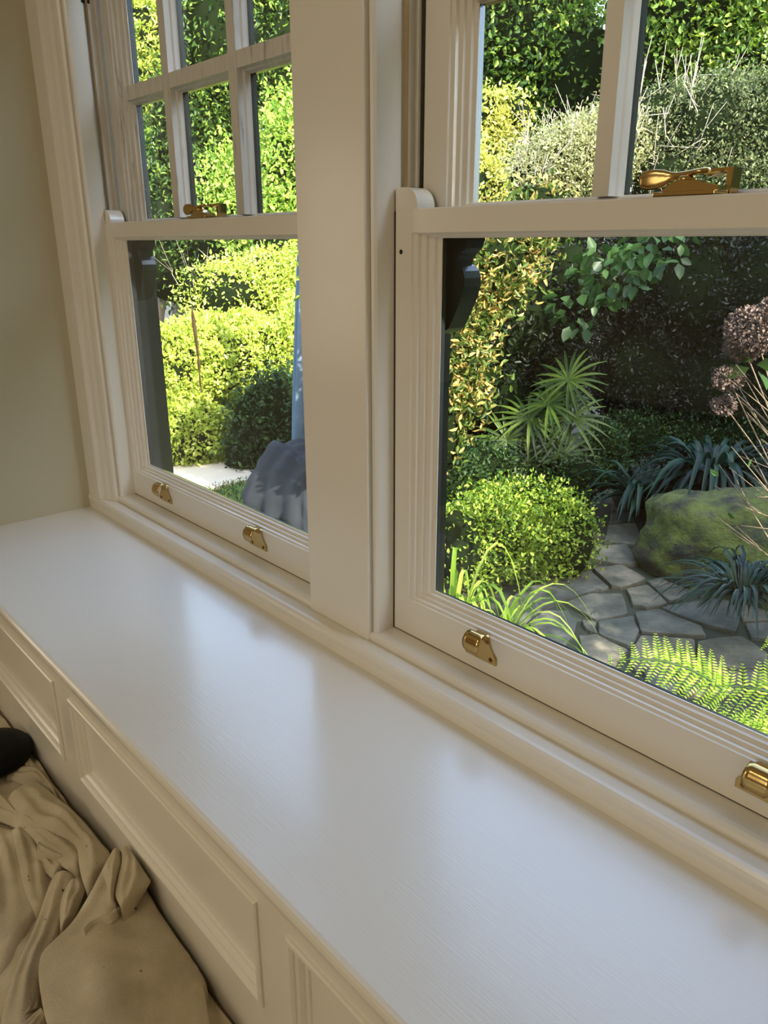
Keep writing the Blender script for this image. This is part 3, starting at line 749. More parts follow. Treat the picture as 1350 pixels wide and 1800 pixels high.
def window(num, x0, x1, ux0, ux1, face_u, mould_u, bars, hf, hb, beads, lifts, fx, upaint, label, low_label, up_label, lin):
    w = empty('window_%d' % num, ((x0 + x1) / 2, 0, SILL), label, kind='structure')
    # box frame: pulley stiles, parting beads, head, dark outer lining and sill
    bm = bmesh.new()
    box(bm, x0 - .012, x0 - .003, .0, .10, SILL, .86)
    box(bm, x1 + .003, x1 + .012, .0, .10, SILL, .86)
    box(bm, x0 - .004, x0 + .008, .0455, .0515, SILL, .86)
    box(bm, x1 - .008, x1 + .004, .0455, .0515, SILL, .86)
    box(bm, x0 - .012, x1 + .012, -.045, .10, .855, .875)
    obj('box_frame', bm, M_trim, w)
    for (a, b, lf) in beads:
        obj('staff_bead', bead(a, b, lf), M_trim, w)
    bm = bmesh.new()
    box(bm, x0 - .13, lin[0], .102, lin[1], -.82, .87)
    box(bm, ux1 + .004 - .012, x1 + .13, .102, lin[1], -.82, .87)
    box(bm, x0 - .13, x1 + .13, .102, lin[1], .80, .87)
    box(bm, x0 + lin[2] - .012, x0 + lin[2], .10, lin[3], -.84, .87)
    box(bm, x1 - lin[2], x1 - lin[2] + .012, .10, lin[3], -.84, .87)
    box(bm, x0 - .011, x0 - .0022, .052, .1015, SILL + .001, .006)
    box(bm, x1 + .0022, x1 + .011, .052, .1015, SILL + .001, .006)
    obj('outer_lining', bm, M_dark, w)
    bm = bmesh.new()
    prism(bm, [(.101, -.79), (.16, -.82), (.16, -.87), (.101, -.87)], 'x', x0 - .15, x1 + .15)
    obj('outer_sill', bm, M_dark, w)
    bm = bmesh.new()
    tube(bm, [(x0 + .0035, .022, .06), (x0 + .0035, .022, .70)], .0035, 8)
    tube(bm, [(x1 - .0035, .022, .06), (x1 - .0035, .022, .70)], .0035, 8)
    obj('sash_cord', bm, M_cord, w, True)
    bm = bmesh.new()
    box(bm, x0 - .0035, x0 + .001, .012, .034, .615, .72, bev=.001)
    obj('pulley', bm, M_hole, w)
    # lower sash
    ls = empty('lower_sash', ((x0 + x1) / 2, 0, SILL), low_label, 'window sash')
    _, g = sash('sash_frame', x0, x1, SILL + .0015, .056, .0, .044, (.043, .043, .080, .040), (.050, .050, .028, .009), [M_sashpaint, M_dark], ls, True)
    horn_up(x0, 1, ls, M_sashpaint); horn_up(x1, -1, ls, M_sashpaint)
    boxo('glass_pane', (g[0] - .003, g[1] + .003, .0265, .0295, g[2] - .003, g[3] + .003), M_glass, ls)
    for x in lifts: lift(x, ls)
    fastener(fx, ls)
    bm = bmesh.new()
    box(bm, x0 - .0026, x0 - .0004, .0006, .004, SILL, .052)
    box(bm, x1 + .0004, x1 + .0026, .0006, .004, SILL, .052)
    box(bm, x0, x1, .002, .02, SILL - .001, SILL + .0014)
    obj('shadow_gap', bm, M_gap, w)
    bm = bmesh.new()
    lathe(bm, [(.0001, 0), (.0042, 0), (.0042, .001)], (x0 + .016, -.0004, -.016), 16, Vector((0, 1, 0)))
    obj('screw_hole', bm, M_hole, ls)
    # upper sash
    us = empty('upper_sash', ((ux0 + ux1) / 2, .053, .008), up_label, 'window sash')
    _, g = sash('sash_frame', ux0, ux1, .008, .80, .053, .100, face_u, mould_u, [upaint, M_dark], us, True)
    horn_down(ux0, 1, us); horn_down(ux1, -1, us)
    boxo('glass_pane', (g[0] - .003, g[1] + .003, .0835, .0865, g[2] - .003, g[3] + .003), M_glass, us)
    for c in bars:
        bm = bmesh.new()
        bar(bm, c, hf, hb, g[2] - .002, g[3] + .002, True, .053, .099)
        obj('glazing_bar', bm, [upaint, M_dark], us)
    bm = bmesh.new()
    bar(bm, .383, hf, hb, g[0] - .002, g[1] + .002, False, .0545, .0985)
    obj('glazing_bar', bm, [upaint, M_dark], us)
    return w


window(1, -2.3627, -1.3277, -2.350, -1.342, (.050, .050, .045, .05), (.062, .062, .012, .03), (-2.004, -1.690), .017, .026,
       [(-2.361, -2.343, True), (-1.330, -1.3165, False)], (-2.118, -1.608), -1.825, M_worn, 'left white sash window in the corner',
       'white lower sash of the left window with two brass lifts and a fastener', 'small-paned upper sash of the left window with worn white paint', (-2.3665, .1045, -.112, .205))
window(2, -1.0930, -.0580, -1.078, -.073, (.058, .058, .045, .05), (.040, .040, .012, .03), (-.707, -.444), .014, .021,
       [(-1.1115, -1.0955, True), (-.0565, -.0445, False)], (-.848, -.323), -.5575, M_sashpaint, 'right white sash window',
       'white lower sash of the right window looking onto the flagstone path', 'wide-paned white upper sash of the right window', (-1.066, .114, -.052, .205))

# ------------------------------------------------------------------ window seat
ZS = -.838
YF = -.562
seat = empty('window_seat', (-.8, -.3, FLOOR), 'long white panelled window seat built in beneath both windows', 'window seat')
bm = bmesh.new()
pr = [(-.0868, ZS), (YF + .010, ZS), (YF + .004, ZS - .0022), (YF + .001, ZS - .007), (YF, ZS - .013), (YF + .001, ZS - .022), (YF + .004, ZS - .026), (-.0868, ZS - .026)]
prism(bm, pr, 'x', -2.514, .9)
obj('seat_board', bm, M_seat, seat)
APS = [(-2.274, -1.565), (-1.478, -.769), (-.694, .015), (.095, .80)]
ZT, ZB = -.889, -1.092
bm = bmesh.new()
box(bm, -2.514, .9, YF + .003, YF + .02, ZT, ZS - .026)
box(bm, -2.514, .9, YF + .003, YF + .02, FLOOR, ZB)
xs = [-2.514] + [v for a in APS for v in a] + [.9]
for a, b in zip(xs[::2], xs[1::2]):
    box(bm, a, b, YF + .003, YF + .02, ZB, ZT)
obj('seat_frame', bm, M_trim, seat)
for a, b in APS:
    p = boxo('seat_panel', (a + .002, b - .002, YF + .016, YF + .024, ZB + .002, ZT - .002), M_trim, seat)
    bm = bmesh.new()
    pf = [(0, .003), (0, -.004), (.003, -.0062), (.009, -.0062), (.013, -.003), (.0145, .000), (.020, .0015), (.024, .006), (.0255, .0085), (.031, .010), (.034, .016)]
    ring(bm, a, b, ZB, ZT, [(i, i, i, i, YF + .003 + dy - .0, 0) for i, dy in pf])
    obj('panel_moulding', bm, M_trim, p)

# ------------------------------------------------------------------ canvas drop cloth
def smooth_line(pl, n):
    """Catmull-Rom resampling of a polyline"""
    P = [np.array(p, float) for p in pl]
    P = [2 * P[0] - P[1]] + P + [2 * P[-1] - P[-2]]
    out = []
    m_ = len(P) - 3
    for k in range(n):
        u = k / (n - 1) * m_
        i = min(int(u), m_ - 1); t_ = u - i
        a, b_, c, d = P[i:i + 4]
        out.append(.5 * (2 * b_ + (c - a) * t_ + (2 * a - 5 * b_ + 4 * c - d) * t_ ** 2 + (3 * b_ - a - 3 * c + d) * t_ ** 3))
    return np.array(out)


CV, CF = [], []


def sheet(grid):
    ny_, nx_ = grid.shape[:2]
    b0 = sum(len(v) for v in CV)
    ii = np.arange(nx_ * ny_).reshape(ny_, nx_) + b0
    CV.append(grid.reshape(-1, 3))
    CF.append(np.stack([ii[:-1, :-1], ii[:-1, 1:], ii[1:, 1:], ii[1:, :-1]], -1).reshape(-1, 4))


def wrinkle(x, y):
    return (.004 * np.sin(x * 21 + 3 * np.sin(y * 9)) * np.sin(y * 17 + x * 6) + (.0036) * np.sin(x * 47 + y * 39 + 2 * np.sin(y * 23)) + .0016 * np.sin(x * 93 - y * 71))


# the part lying flat, with soft creases running along the room
GX = np.linspace(-2.5, -.2, 320); GY = np.linspace(-1.8, -.567, 170)
X, Y = np.meshgrid(GX, GY)
Z = FLOOR + .009 + .006 * (np.sin(X * 9 + Y * 14) * np.sin(Y * 11 - X * 4)) + wrinkle(X, Y) + .010 * np.clip(np.sin(X * 8 + Y * 19 + 2 * np.sin(X * 3)), .6, 1) - .006
Z = np.maximum(Z, FLOOR + .002)
sheet(np.stack([X, Y, Z], -1))
for k, (A, ha, B_, hb, bulge) in enumerate(FOLDS):
    n = 46
    a = smooth_line(A, n); b_ = smooth_line(B_, n)
    m_ = 15
    rows = []
    u = np.linspace(0, 1, n)
    wide = np.linalg.norm(a - b_, axis=1)
    pleat = np.minimum(.085 * wide, .011)
    endf = np.clip(np.minimum(u, 1 - u) / .07, 0, 1) ** .5
    side = a - b_; side /= np.linalg.norm(side, axis=1, keepdims=True) + 1e-9
    # underside of edge a, rolled over its crisp edge
    for off, dz in ((-.020, -.030), (-.006, -.014), (.0015, -.0060), (.0030, -.0025)):
        rows.append(np.column_stack([a + side * off, FLOOR + np.maximum(.002, (ha + dz) * (.25 + .75 * endf))]))
    for s_ in np.linspace(0, 1, m_):
        q = a * (1 - s_) + b_ * s_
        z = ha * (1 - s_) + hb * s_ + bulge * np.sin(np.pi * s_) ** .8
        w_ = wrinkle(q[:, 0] + k, q[:, 1] * 1.0) * (.9 * math.sin(math.pi * s_) + .15)
        w_ = w_ + pleat * math.sin(math.pi * s_) * np.sin(2 * math.pi * s_ * 2.2 + k * 1.7 + 1.6 * np.sin(u * 3.1 + k)) * np.sin(math.pi * np.clip(u * 1.1, 0, 1))
        rows.append(np.column_stack([q, FLOOR + np.maximum(.003, z * (.25 + .75 * endf) + w_)]))
    for off, dz in ((.0030, -.0025), (.0015, -.0060), (-.006, -.014), (-.020, -.030)):
        rows.append(np.column_stack([b_ - side * off, FLOOR + np.maximum(.002, (hb + dz) * (.25 + .75 * endf))]))
    g = np.array(rows)
    g[..., 1] = np.minimum(g[..., 1], -.568)
    sheet(g)
dc = link('drop_cloth', np_mesh('drop_cloth', np.concatenate(CV), np.concatenate(CF)), M_cloth, None, True)
tag(dc, 'crumpled beige canvas drop cloth on the floor in front of the seat', 'cloth')
sb = dc.modifiers.new('smooth', 'SUBSURF'); sb.levels = 1; sb.render_levels = 1

# flat black rounded thing at the left edge, lying on the cloth
BX, BY = -1.835, -.655
bk = empty('round_lid', (BX, BY, FLOOR + .02), 'round black lid lying against the seat at the left edge', 'lid')
bm = bmesh.new()
lathe(bm, [(.0001, .0), (.080, .002), (.094, .010), (.0965, .022), (.095, .030), (.088, .038), (.06, .044), (.03, .0465), (.0001, .047)], (BX, BY, FLOOR + .025), 56, cap=False)
obj('lid_disc', bm, M_black, bk, True)
bm = bmesh.new()
tube(bm, [(-1.872, -.735, FLOOR + .045), (-1.862, -.752, FLOOR + .042), (-1.85, -.768, FLOOR + .04), (-1.83, -.775, FLOOR + .036), (-1.845, -.80, FLOOR + .036)], .0022, 8)
obj('cord', bm, M_black, bk, True)

# ------------------------------------------------------------------ garden ground
bm = bmesh.new()
vs = [bm.verts.new((x, y, GROUND + .012)) for x, y in [(-3.95, 1.55), (-3.7, 2.6), (-4.2, 3.1), (-5.35, 2.75), (-5.50, 2.25), (-5.0, 1.5), (-4.4, 1.2)]]
f = bm.faces.new(vs)
r = bmesh.ops.extrude_face_region(bm, geom=[f])
for v in r['geom']:
    if isinstance(v, bmesh.types.BMVert): v.co.z -= .03
tag(obj('lawn', bm, M_lawn), 'patch of green lawn below the left window', 'lawn', kind='stuff')
rg = np.random.default_rng(9)
n = 9000
P = np.stack([rg.uniform(-5.5, -3.8, n), rg.uniform(1.3, 3.0, n), np.full(n, GROUND + .01)], -1)
D = rg.normal(size=(n, 3)) * .5; D[:, 2] = 1
gl_ = leaves('lawn_grass', P, D, rg.normal(size=(n, 3)), rg.uniform(.02, .05, n), .14, rg.random(n), LM['mid'], None)
tag(gl_, 'short grass blades of the lawn below the left window', 'grass', kind='stuff')
pv = boxo('paving_slab', (-6.2, -5.42, 1.7, 2.9, GROUND, GROUND + .03), M_paving)
tag(pv, 'sunlit pale paving beyond the lawn at the foot of the lime hedge', 'paving')

path = empty('flagstone_path', (-1.8, 2.6, GROUND), 'grey crazy-paved flagstone path curving past the mossy boulder', 'path')
bm = bmesh.new()
out = [(-2.55, 1.70), (-2.60, 2.3), (-2.45, 2.65), (-2.65, 3.3), (-3.15, 4.4), (-2.85, 4.6), (-2.4, 3.7), (-2.1, 3.0), (-1.2, 3.1), (.4, 3.3), (.4, .9), (-1.2, 1.2), (-2.0, 1.45)]
f = bm.faces.new([bm.verts.new((x, y, GROUND + .006)) for x, y in out])
r = bmesh.ops.extrude_face_region(bm, geom=[f])
for v in r['geom']:
    if isinstance(v, bmesh.types.BMVert): v.co.z -= .02
obj('mossy_joints', bm, M_joint, path)
bm = bmesh.new()
lay = bm.verts.layers.float.new('tint')
for k, pl in enumerate(STONES):
    c = Vector((sum(p[0] for p in pl) / len(pl), sum(p[1] for p in pl) / len(pl), 0))
    rr = random.Random(k)
    h = .022 + rr.random() * .012
    poly = []
    m_ = len(pl)
    for i in range(m_):      # round the corners and roughen the edge
        a, b_, d_ = Vector((*pl[i - 1], 0)), Vector((*pl[i], 0)), Vector((*pl[(i + 1) % m_], 0))
        poly += [b_.lerp(a, .10), b_.lerp(a, .03).lerp(b_.lerp(d_, .03), .5), b_.lerp(d_, .10), b_.lerp(d_, .5) + Vector((rr.uniform(-.006, .006), rr.uniform(-.006, .006), 0))]
    loops = []
    for ins, z in ((-.035, 0), (-.035, h * .6), (-.02, h), (.02, h + .002)):
        loops.append([bm.verts.new((p.x + (c.x - p.x) * ins, p.y + (c.y - p.y) * ins, GROUND + z)) for p in poly])
    for A in loops:
        for v in A: v[lay] = (k * .37) % 1
    for A, B in zip(loops, loops[1:]):
        for i in range(len(A)): bm.faces.new((A[i], A[(i + 1) % len(A)], B[(i + 1) % len(A)], B[i]))
    bm.faces.new(loops[-1])
obj('flagstones', bm, M_stone, path)

# ------------------------------------------------------------------ shrubs and trees
plant('clipped_hedge', BL['hedge_low'], 70000, .044, 'lime', 'sunlit lime-green clipped hedge filling the lower left window', 'hedge', 1, .6, boughs=22)
plant('clipped_hedge', BL['hedge_right'], 34000, .044, 'lime', 'lime-green hedge right of the hanging pod, behind the umbrella', 'hedge', 2, .6, boughs=22)
plant('bushy_shrub', BL['shrub_upper'], 40000, .046, 'lime', 'pale yellow-green bushy shrub rising behind the clipped hedges', 'shrub', 3, .5, twigs=10, clump=8, boughs=16)
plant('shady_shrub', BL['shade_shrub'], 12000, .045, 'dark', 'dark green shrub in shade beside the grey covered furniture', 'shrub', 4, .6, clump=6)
plant('leafy_tree', BL['lit_tree'], 44000, .065, 'sprig', 'bright leafy tree in the lower right panes of the left upper sash', 'tree', 5, .55, trunk=[((-8.6, 5.4, GROUND), (-8.3, 5.5, .8), .12)], clump=12, core=.7, boughs=14)
plant('feathery_tree', BL['bright_tree'], 22000, .12, 'lime', 'sunlit feathery yellow-green tree against the sky at the far left', 'tree', 6, .22, droop=.5, trunk=[((-13.6, 6.0, GROUND), (-13.4, 6.1, 3.2), .2)], core=.6, boughs=14)
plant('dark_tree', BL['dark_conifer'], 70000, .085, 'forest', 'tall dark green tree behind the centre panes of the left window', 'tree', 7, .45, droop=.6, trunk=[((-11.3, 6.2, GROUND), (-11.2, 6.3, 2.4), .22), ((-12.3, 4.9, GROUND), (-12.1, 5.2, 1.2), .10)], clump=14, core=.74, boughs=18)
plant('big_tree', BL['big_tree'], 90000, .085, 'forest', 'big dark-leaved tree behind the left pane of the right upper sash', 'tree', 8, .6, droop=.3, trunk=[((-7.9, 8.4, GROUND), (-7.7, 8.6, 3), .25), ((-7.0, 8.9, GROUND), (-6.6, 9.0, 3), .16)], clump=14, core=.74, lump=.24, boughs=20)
plant('pale_topped_tree', BL['right_tree'], 70000, .070, 'mid', 'tall leafy tree with sunlit top at the upper right corner', 'tree', 9, .55, droop=.2, trunk=[((-5.4, 8.5, GROUND), (-5.2, 8.6, 2.5), .2)], clump=12, core=.7, lump=.24, boughs=18)
plant('yellow_shrub', BL['yellow_shrub'], 9000, .050, 'gold', 'yellow-green shrub halfway up the left pane of the right upper sash', 'shrub', 10, .5, clump=8, lump=.25, boughs=12)
plant('golden_shrub', BL['gold_shrub'], 9000, .042, 'gold', 'golden shrub just above the meeting rail beside the pane edge', 'shrub', 11, .5, clump=8, lump=.25, boughs=12)
plant('silvery_bush', BL['grey_bush'], 36000, .030, 'grey', 'silvery fine-leaved bush with pale arching twigs in the sun', 'bush', 12, .5, twigs=46, core=.62, lump=.3, clump=9, boughs=16)
plant('olive_tree', BL['olive_tree'], 64000, .032, 'olive', 'grey-green fine-leaved tree with bare white twigs behind the fastener', 'tree', 13, .5, twigs=40, core=.74, trunk=[((-4.0, 6.0, GROUND), (-3.9, 6.1, .6), .05), ((-3.5, 6.3, GROUND), (-3.4, 6.3, 1.0), .04)], lump=.3, clump=9, boughs=16)
plant('red_tipped_shrub', BL['redtip'], 11000, .058, 'red', 'red-tipped glossy shrub along the left edge of the right lower pane', 'shrub', 14, .40, clump=9, lump=.25, boughs=14)
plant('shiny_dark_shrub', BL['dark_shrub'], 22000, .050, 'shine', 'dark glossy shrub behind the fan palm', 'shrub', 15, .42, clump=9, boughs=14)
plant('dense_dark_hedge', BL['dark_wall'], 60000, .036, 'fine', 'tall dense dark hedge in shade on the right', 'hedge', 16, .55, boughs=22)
plant('ground_cover', BL['low_cover'], 20000, .030, 'dark', 'low dark ground cover between the palm and the strap-leaved clump', 'shrub', 17, .6)
plant('low_shrub', BL['azalea'], 34000, .026, 'azalea', 'low rounded sunlit shrub beside the bend of the flagstone path', 'shrub', 18, .6, clump=6, core=.78, lump=.16)
plant('added_shade_tree', [(-3.28, 1.85, -.05, .30, .30, .45), (-3.22, 1.80, -.75, .24, .24, .35)], 6000, .06, 'sprig', 'unseen slender tree added behind the broad mullion to shade the parasol', 'tree', 20, .5, core=.3, trunk=[((-3.28, 1.85, GROUND), (-3.28, 1.84, .8), .025)])  # unseen tree, added to throw dappled shade on the parasol
# neighbour tree on the right, outside the picture, whose shade lies over the path
plant('spreading_tree', [(2.0, 2.45, .0, 1.1, 1.3, 1.35), (2.3, 4.3, .9, 1.3, 1.5, 2.4), (2.8, 6.6, 1.3, 1.4, 1.8, 2.6), (2.1, 3.2, -.9, 1.2, 2.1, 1.0), (2.2, 2.0, -1.1, .9, .9, .8), (2.4, 3.1, .9, 1.1, .75, 1.9)], 50000, .11, 'forest', 'spreading garden tree on the right whose shade covers the path', 'tree', 19, .5, trunk=[((2.6, 4.2, GROUND), (2.7, 4.3, .5), .2)])


def strap_clump(name, c, n, ln, wd, m, label, seed, up=1.0, spread=1.0, bias=(0, 0)):
    rg = np.random.default_rng(seed)
    V, F, T = [], [], []
    for k in range(n):
        a = rg.uniform(0, 2 * math.pi); l_ = ln * rg.uniform(.6, 1.15); w_ = wd * rg.uniform(.7, 1.2)
        dirx, diry = math.cos(a) + bias[0], math.sin(a) + bias[1]
        q = math.hypot(dirx, diry) + 1e-6; dirx /= q; diry /= q
        sx, sy = -diry, dirx
        u0 = rg.uniform(.55, 1.25) * up; sp = rg.uniform(.35, 1.0) * spread
        b0 = len(V); t_ = rg.random()
        S = 9
        for i in range(S + 1):
            s_ = i / S
            r_ = l_ * sp * (s_ ** 1.15) * .85
            z_ = l_ * u0 * (s_ * 1.25 - 1.15 * s_ ** 2.3) * .8
            x, y, z = c[0] + rg.normal() * .002 + dirx * (.04 + r_), c[1] + diry * (.04 + r_), c[2] + z_
            ww = w_ * .5 * (1 - s_ ** 3) * (.6 + .6 * min(1, s_ * 3)) + .0008
            V += [(x - sx * ww, y - sy * ww, z + ww * .35), (x, y, z - ww * .2), (x + sx * ww, y + sy * ww, z + ww * .35)]
            T += [t_] * 3
        for i in range(S):
            q = b0 + i * 3
            F += [(q, q + 1, q + 4, q + 3), (q + 1, q + 2, q + 5, q + 4)]
    o = link(name, np_mesh(name, V, F, T), LM[m], None, True)
    o.data.transform(Matrix.Translation(-Vector(c))); o.location = c
    return tag(o, label, 'plant')


strap_clump('strap_leaved_plant', (-2.26, 3.92, -1.60), 210, .78, .042, 'strap', 'large clump of dark strap leaves arching behind the mossy boulder', 31, 1.1, 1.0)
strap_clump('strap_leaved_plant', (-2.66, 3.76, -1.75), 100, .60, .036, 'strap', 'smaller dark strap-leaved clump left of the large one, above the path end', 32, 1.1, 1.0)
strap_clump('mondo_grass', (-1.40, 2.55, -1.62), 160, .50, .017, 'strap', 'tuft of narrow dark grassy leaves in front of the mossy boulder', 33, .8, 1.1)
strap_clump('mondo_grass', (-3.42, 3.10, GROUND), 110, .55, .020, 'palm', 'spreading narrow-leaved tuft at the foot of the fan palm', 34, .9, 1.0)
strap_clump('grassy_plant', (-1.99, 1.13, -1.70), 95, .85, .017, 'grass', 'bright upright grassy leaves beside the low shrub, close to the window', 35, 1.45, .45)
strap_clump('grassy_plant', (-1.90, 1.30, -1.70), 30, .80, .014, 'grass', 'grassy leaves arching right over the path edge', 36, 1.15, .8, (.8, .5))

# fan palm
palm = empty('fan_palm', (-3.45, 3.80, GROUND), 'green fan palm with star-shaped leaves in front of the dark shrub', 'palm')
rg = np.random.default_rng(41)
FANS = [(-3.27, 3.67, -.93, .34), (-3.48, 3.51, -1.22, .33), (-3.22, 3.68, -1.20, .34), (-3.27, 3.62, -1.36, .32), (-3.45, 3.50, -1.42, .33), (-3.56, 3.45, -1.56, .30), (-3.31, 3.62, -1.60, .28), (-3.36, 3.72, -1.06, .28), (-3.60, 3.66, -1.34, .28), (-3.40, 3.45, -1.52, .32), (-3.20, 3.58, -1.46, .30), (-3.58, 3.40, -1.38, .30), (-3.34, 3.55, -1.10, .30)]
bm = bmesh.new()
for k, (x, y, z, r_) in enumerate(FANS):
    V, F, T = [], [], []
    c = Vector((x, y, z))
    nrm = (Vector((0, -1, .15)) - c).normalized() + Vector((rg.normal() * .3, rg.normal() * .2, .35 + rg.normal() * .15)); nrm.normalize()
    upv = Vector((rg.normal() * .3, 0, 1)); upv = (upv - nrm * upv.dot(nrm)).normalized()
    sd_ = nrm.cross(upv)
    m_ = 19
    for i in range(m_):
        a = math.radians(-150 + 300 * i / (m_ - 1) + rg.normal() * 3)
        d = upv * math.cos(a) + sd_ * math.sin(a)
        s_ = nrm.cross(d)
        l_ = r_ * (.85 + .2 * rg.random()) * (1 - .12 * abs(math.sin(a / 2)))
        b0 = len(V); t_ = rg.random()
        for j in range(6):
            f_ = j / 5
            p = c + d * l_ * f_ + nrm * (.05 * l_ * math.sin(f_ * 3)) + Vector((0, 0, -.22 * l_ * f_ * f_))
            w_ = .0135 * (.35 + 1.3 * f_ if f_ < .5 else 1 - (f_ - .5) * 1.7)
            for q, h_ in ((-1, .3), (0, 0), (1, .3)):
                V.append(tuple(p + s_ * w_ * q + nrm * w_ * h_)); T.append(t_)
        for j in range(5):
            q = b0 + j * 3
            F += [(q, q + 1, q + 4, q + 3), (q + 1, q + 2, q + 5, q + 4)]
    link('palm_leaf', np_mesh('palm_leaf', V, F, T), LM['palm'], palm, True)
    base = Vector((-3.45 + rg.normal() * .05, 3.80 + rg.normal() * .05, -1.75 + rg.random() * .3))
    tube(bm, [base, base.lerp(c, .5) + Vector((0, 0, .06)), c], [.007, .005, .004], 6)
obj('leaf_stalks', bm, LM['palm'], palm, True)
bm = bmesh.new()
for q in ((-3.45, 3.80), (-3.38, 3.86), (-3.52, 3.84)):
    tube(bm, [(q[0], q[1], GROUND), (q[0] + .02, q[1], -1.3)], [.03, .025], 8)
obj('trunk', bm, M_bark, palm, True)

# mossy boulder, raised bed soil behind it, old pot at the path end
def boulder(name, c, r, seed, label, m):
    bm = bmesh.new()
    bmesh.ops.create_icosphere(bm, subdivisions=5, radius=1)
    for v in bm.verts:
        p = v.co.copy()
        w = 1 + .20 * noise.noise(p * 1.4 + Vector((seed, 0, 0))) + .07 * noise.noise(p * 4 + Vector((0, seed, 0))) + .02 * noise.noise(p * 12)
        v.co = Vector((p.x * r[0] * w, p.y * r[1] * w, max(-(c[2] - GROUND) - .03, p.z * r[2] * w)))
    o = obj(name, bm, m, None, True)
    o.location = c
    return tag(o, label, 'rock')


boulder('mossy_boulder', (-1.80, 3.36, -1.72), (.64, .38, .37), 3, 'big moss-covered boulder at the inner edge of the path', M_rock)
boulder('garden_bank', (-2.0, 4.4, -1.95), (1.1, .7, .42), 8, 'dark soil bank under the strap-leaved plants', M_soil)
pot = bmesh.new()
lathe(pot, [(.05, 0), (.11, .02), (.145, .09), (.13, .16), (.10, .175), (.085, .17), (.10, .12), (.0001, .10)], (-2.90, 4.05, GROUND), 32, cap=False)
po = obj('garden_pot', pot, M_pot, None, True)
tag(po, 'weathered round pot in the dark at the far end of the path', 'pot')

# dried-flower bush at the right edge
hyd = empty('faded_flower_bush', (-.86, 1.50, GROUND), 'bush of faded brown flower heads on bare stems at the right edge', 'bush')
rg = np.random.default_rng(51)
HEADS = [(-1.030, 1.387, -.245, .085), (-1.06, 1.40, -.30, .055), (-1.078, 1.366, -.394, .045), (-1.085, 1.38, -.480, .036), (-.96, 1.42, -.20, .08), (-.92, 1.50, -.34, .07)]
stems = bmesh.new()
for (x, y, z, r_) in HEADS:
    n = int(900 * (r_ / .06) ** 2)
    u = rg.normal(size=(n, 3)); u /= np.linalg.norm(u, axis=1, keepdims=True)
    P = np.array([x, y, z]) + u * r_ * np.array([1, 1, .8]) * (.75 + .25 * rg.random((n, 1)))
    leaves('flower_head', P, u + rg.normal(size=(n, 3)) * .6, rg.normal(size=(n, 3)), np.full(n, .010), .9, rg.random(n), LM['dry'], hyd)
    b0 = Vector((-.76 + rg.normal() * .04, 1.52 + rg.normal() * .05, -.95))
    mid = Vector((x, y, z)).lerp(b0, .45) + Vector((.03, .02, -.04))
    tube(stems, [b0, mid, Vector((x, y, z))], [.0035, .0028, .002], 6)
for k in range(46):
    b0 = Vector((-.78 + rg.normal() * .06, 1.50 + rg.normal() * .05, -1.0 + rg.random() * .35))
    e_ = b0 + Vector((rg.uniform(-.34, .06), rg.uniform(-.12, .10), rg.uniform(.02, .42)))
    m0 = b0.lerp(e_, .5) + Vector(rg.normal(size=3) * .025)
    tube(stems, [b0, m0, e_], [.003, .0024, .0012], 5)
    for q in range(2):
        e2 = m0.lerp(e_, rg.random()) + Vector(rg.normal(size=3) * .045)
        tube(stems, [m0, e2], [.0018, .0008], 4)
tube(stems, [(-.72, 1.52, GROUND), (-.76, 1.52, -.90)], [.012, .008], 8)
obj('bare_stems', stems, M_stem, hyd, True)
PL = [(-1.02, 1.37, -.355, -.8, -.1, -.35, .085), (-1.01, 1.36, -.33, -.7, .1, .1, .075), (-1.0, 1.37, -.345, .7, -.2, .1, .08), (-.99, 1.36, -.36, .4, -.3, -.3, .08), (-1.06, 1.36, -.70, -.6, 0, .3, .035), (-.98, 1.38, -.66, .1, -.1, .6, .035), (-1.0, 1.38, -.83, -.5, .1, .2, .03)]
P = np.array([q[:3] for q in PL]); D = np.array([q[3:6] for q in PL])
for k in range(len(PL)):
    leaves('leaf', P[k:k + 1], D[k:k + 1], np.array([[.3, .2, -.8]]) + rg.normal(size=(1, 3)) * .3, np.array([PL[k][6]]), .5, rg.uniform(.5, 1, 1), LM['big'], hyd, .06)

# broad-leaved climber over the dark shrub
rg = np.random.default_rng(61)
n = 190
P, U = blob_points(rg, [(-3.22, 3.98, -.18, .24, .18, .20), (-3.36, 3.86, -.42, .20, .15, .16), (-2.98, 4.1, -.04, .25, .2, .16)], n)
D = U * .5 + rg.normal(size=(n, 3)) * .5; D[:, 2] -= .5
cl = leaves('broad_leaved_climber', P, D, np.tile([1., .3, .2], (n, 1)) + rg.normal(size=(n, 3)) * .4, rg.uniform(.07, .13, n), .62, rg.random(n), LM['big'], None, .05)
tag(cl, 'climber with broad mid-green leaves hanging over the dark shrub', 'plant')


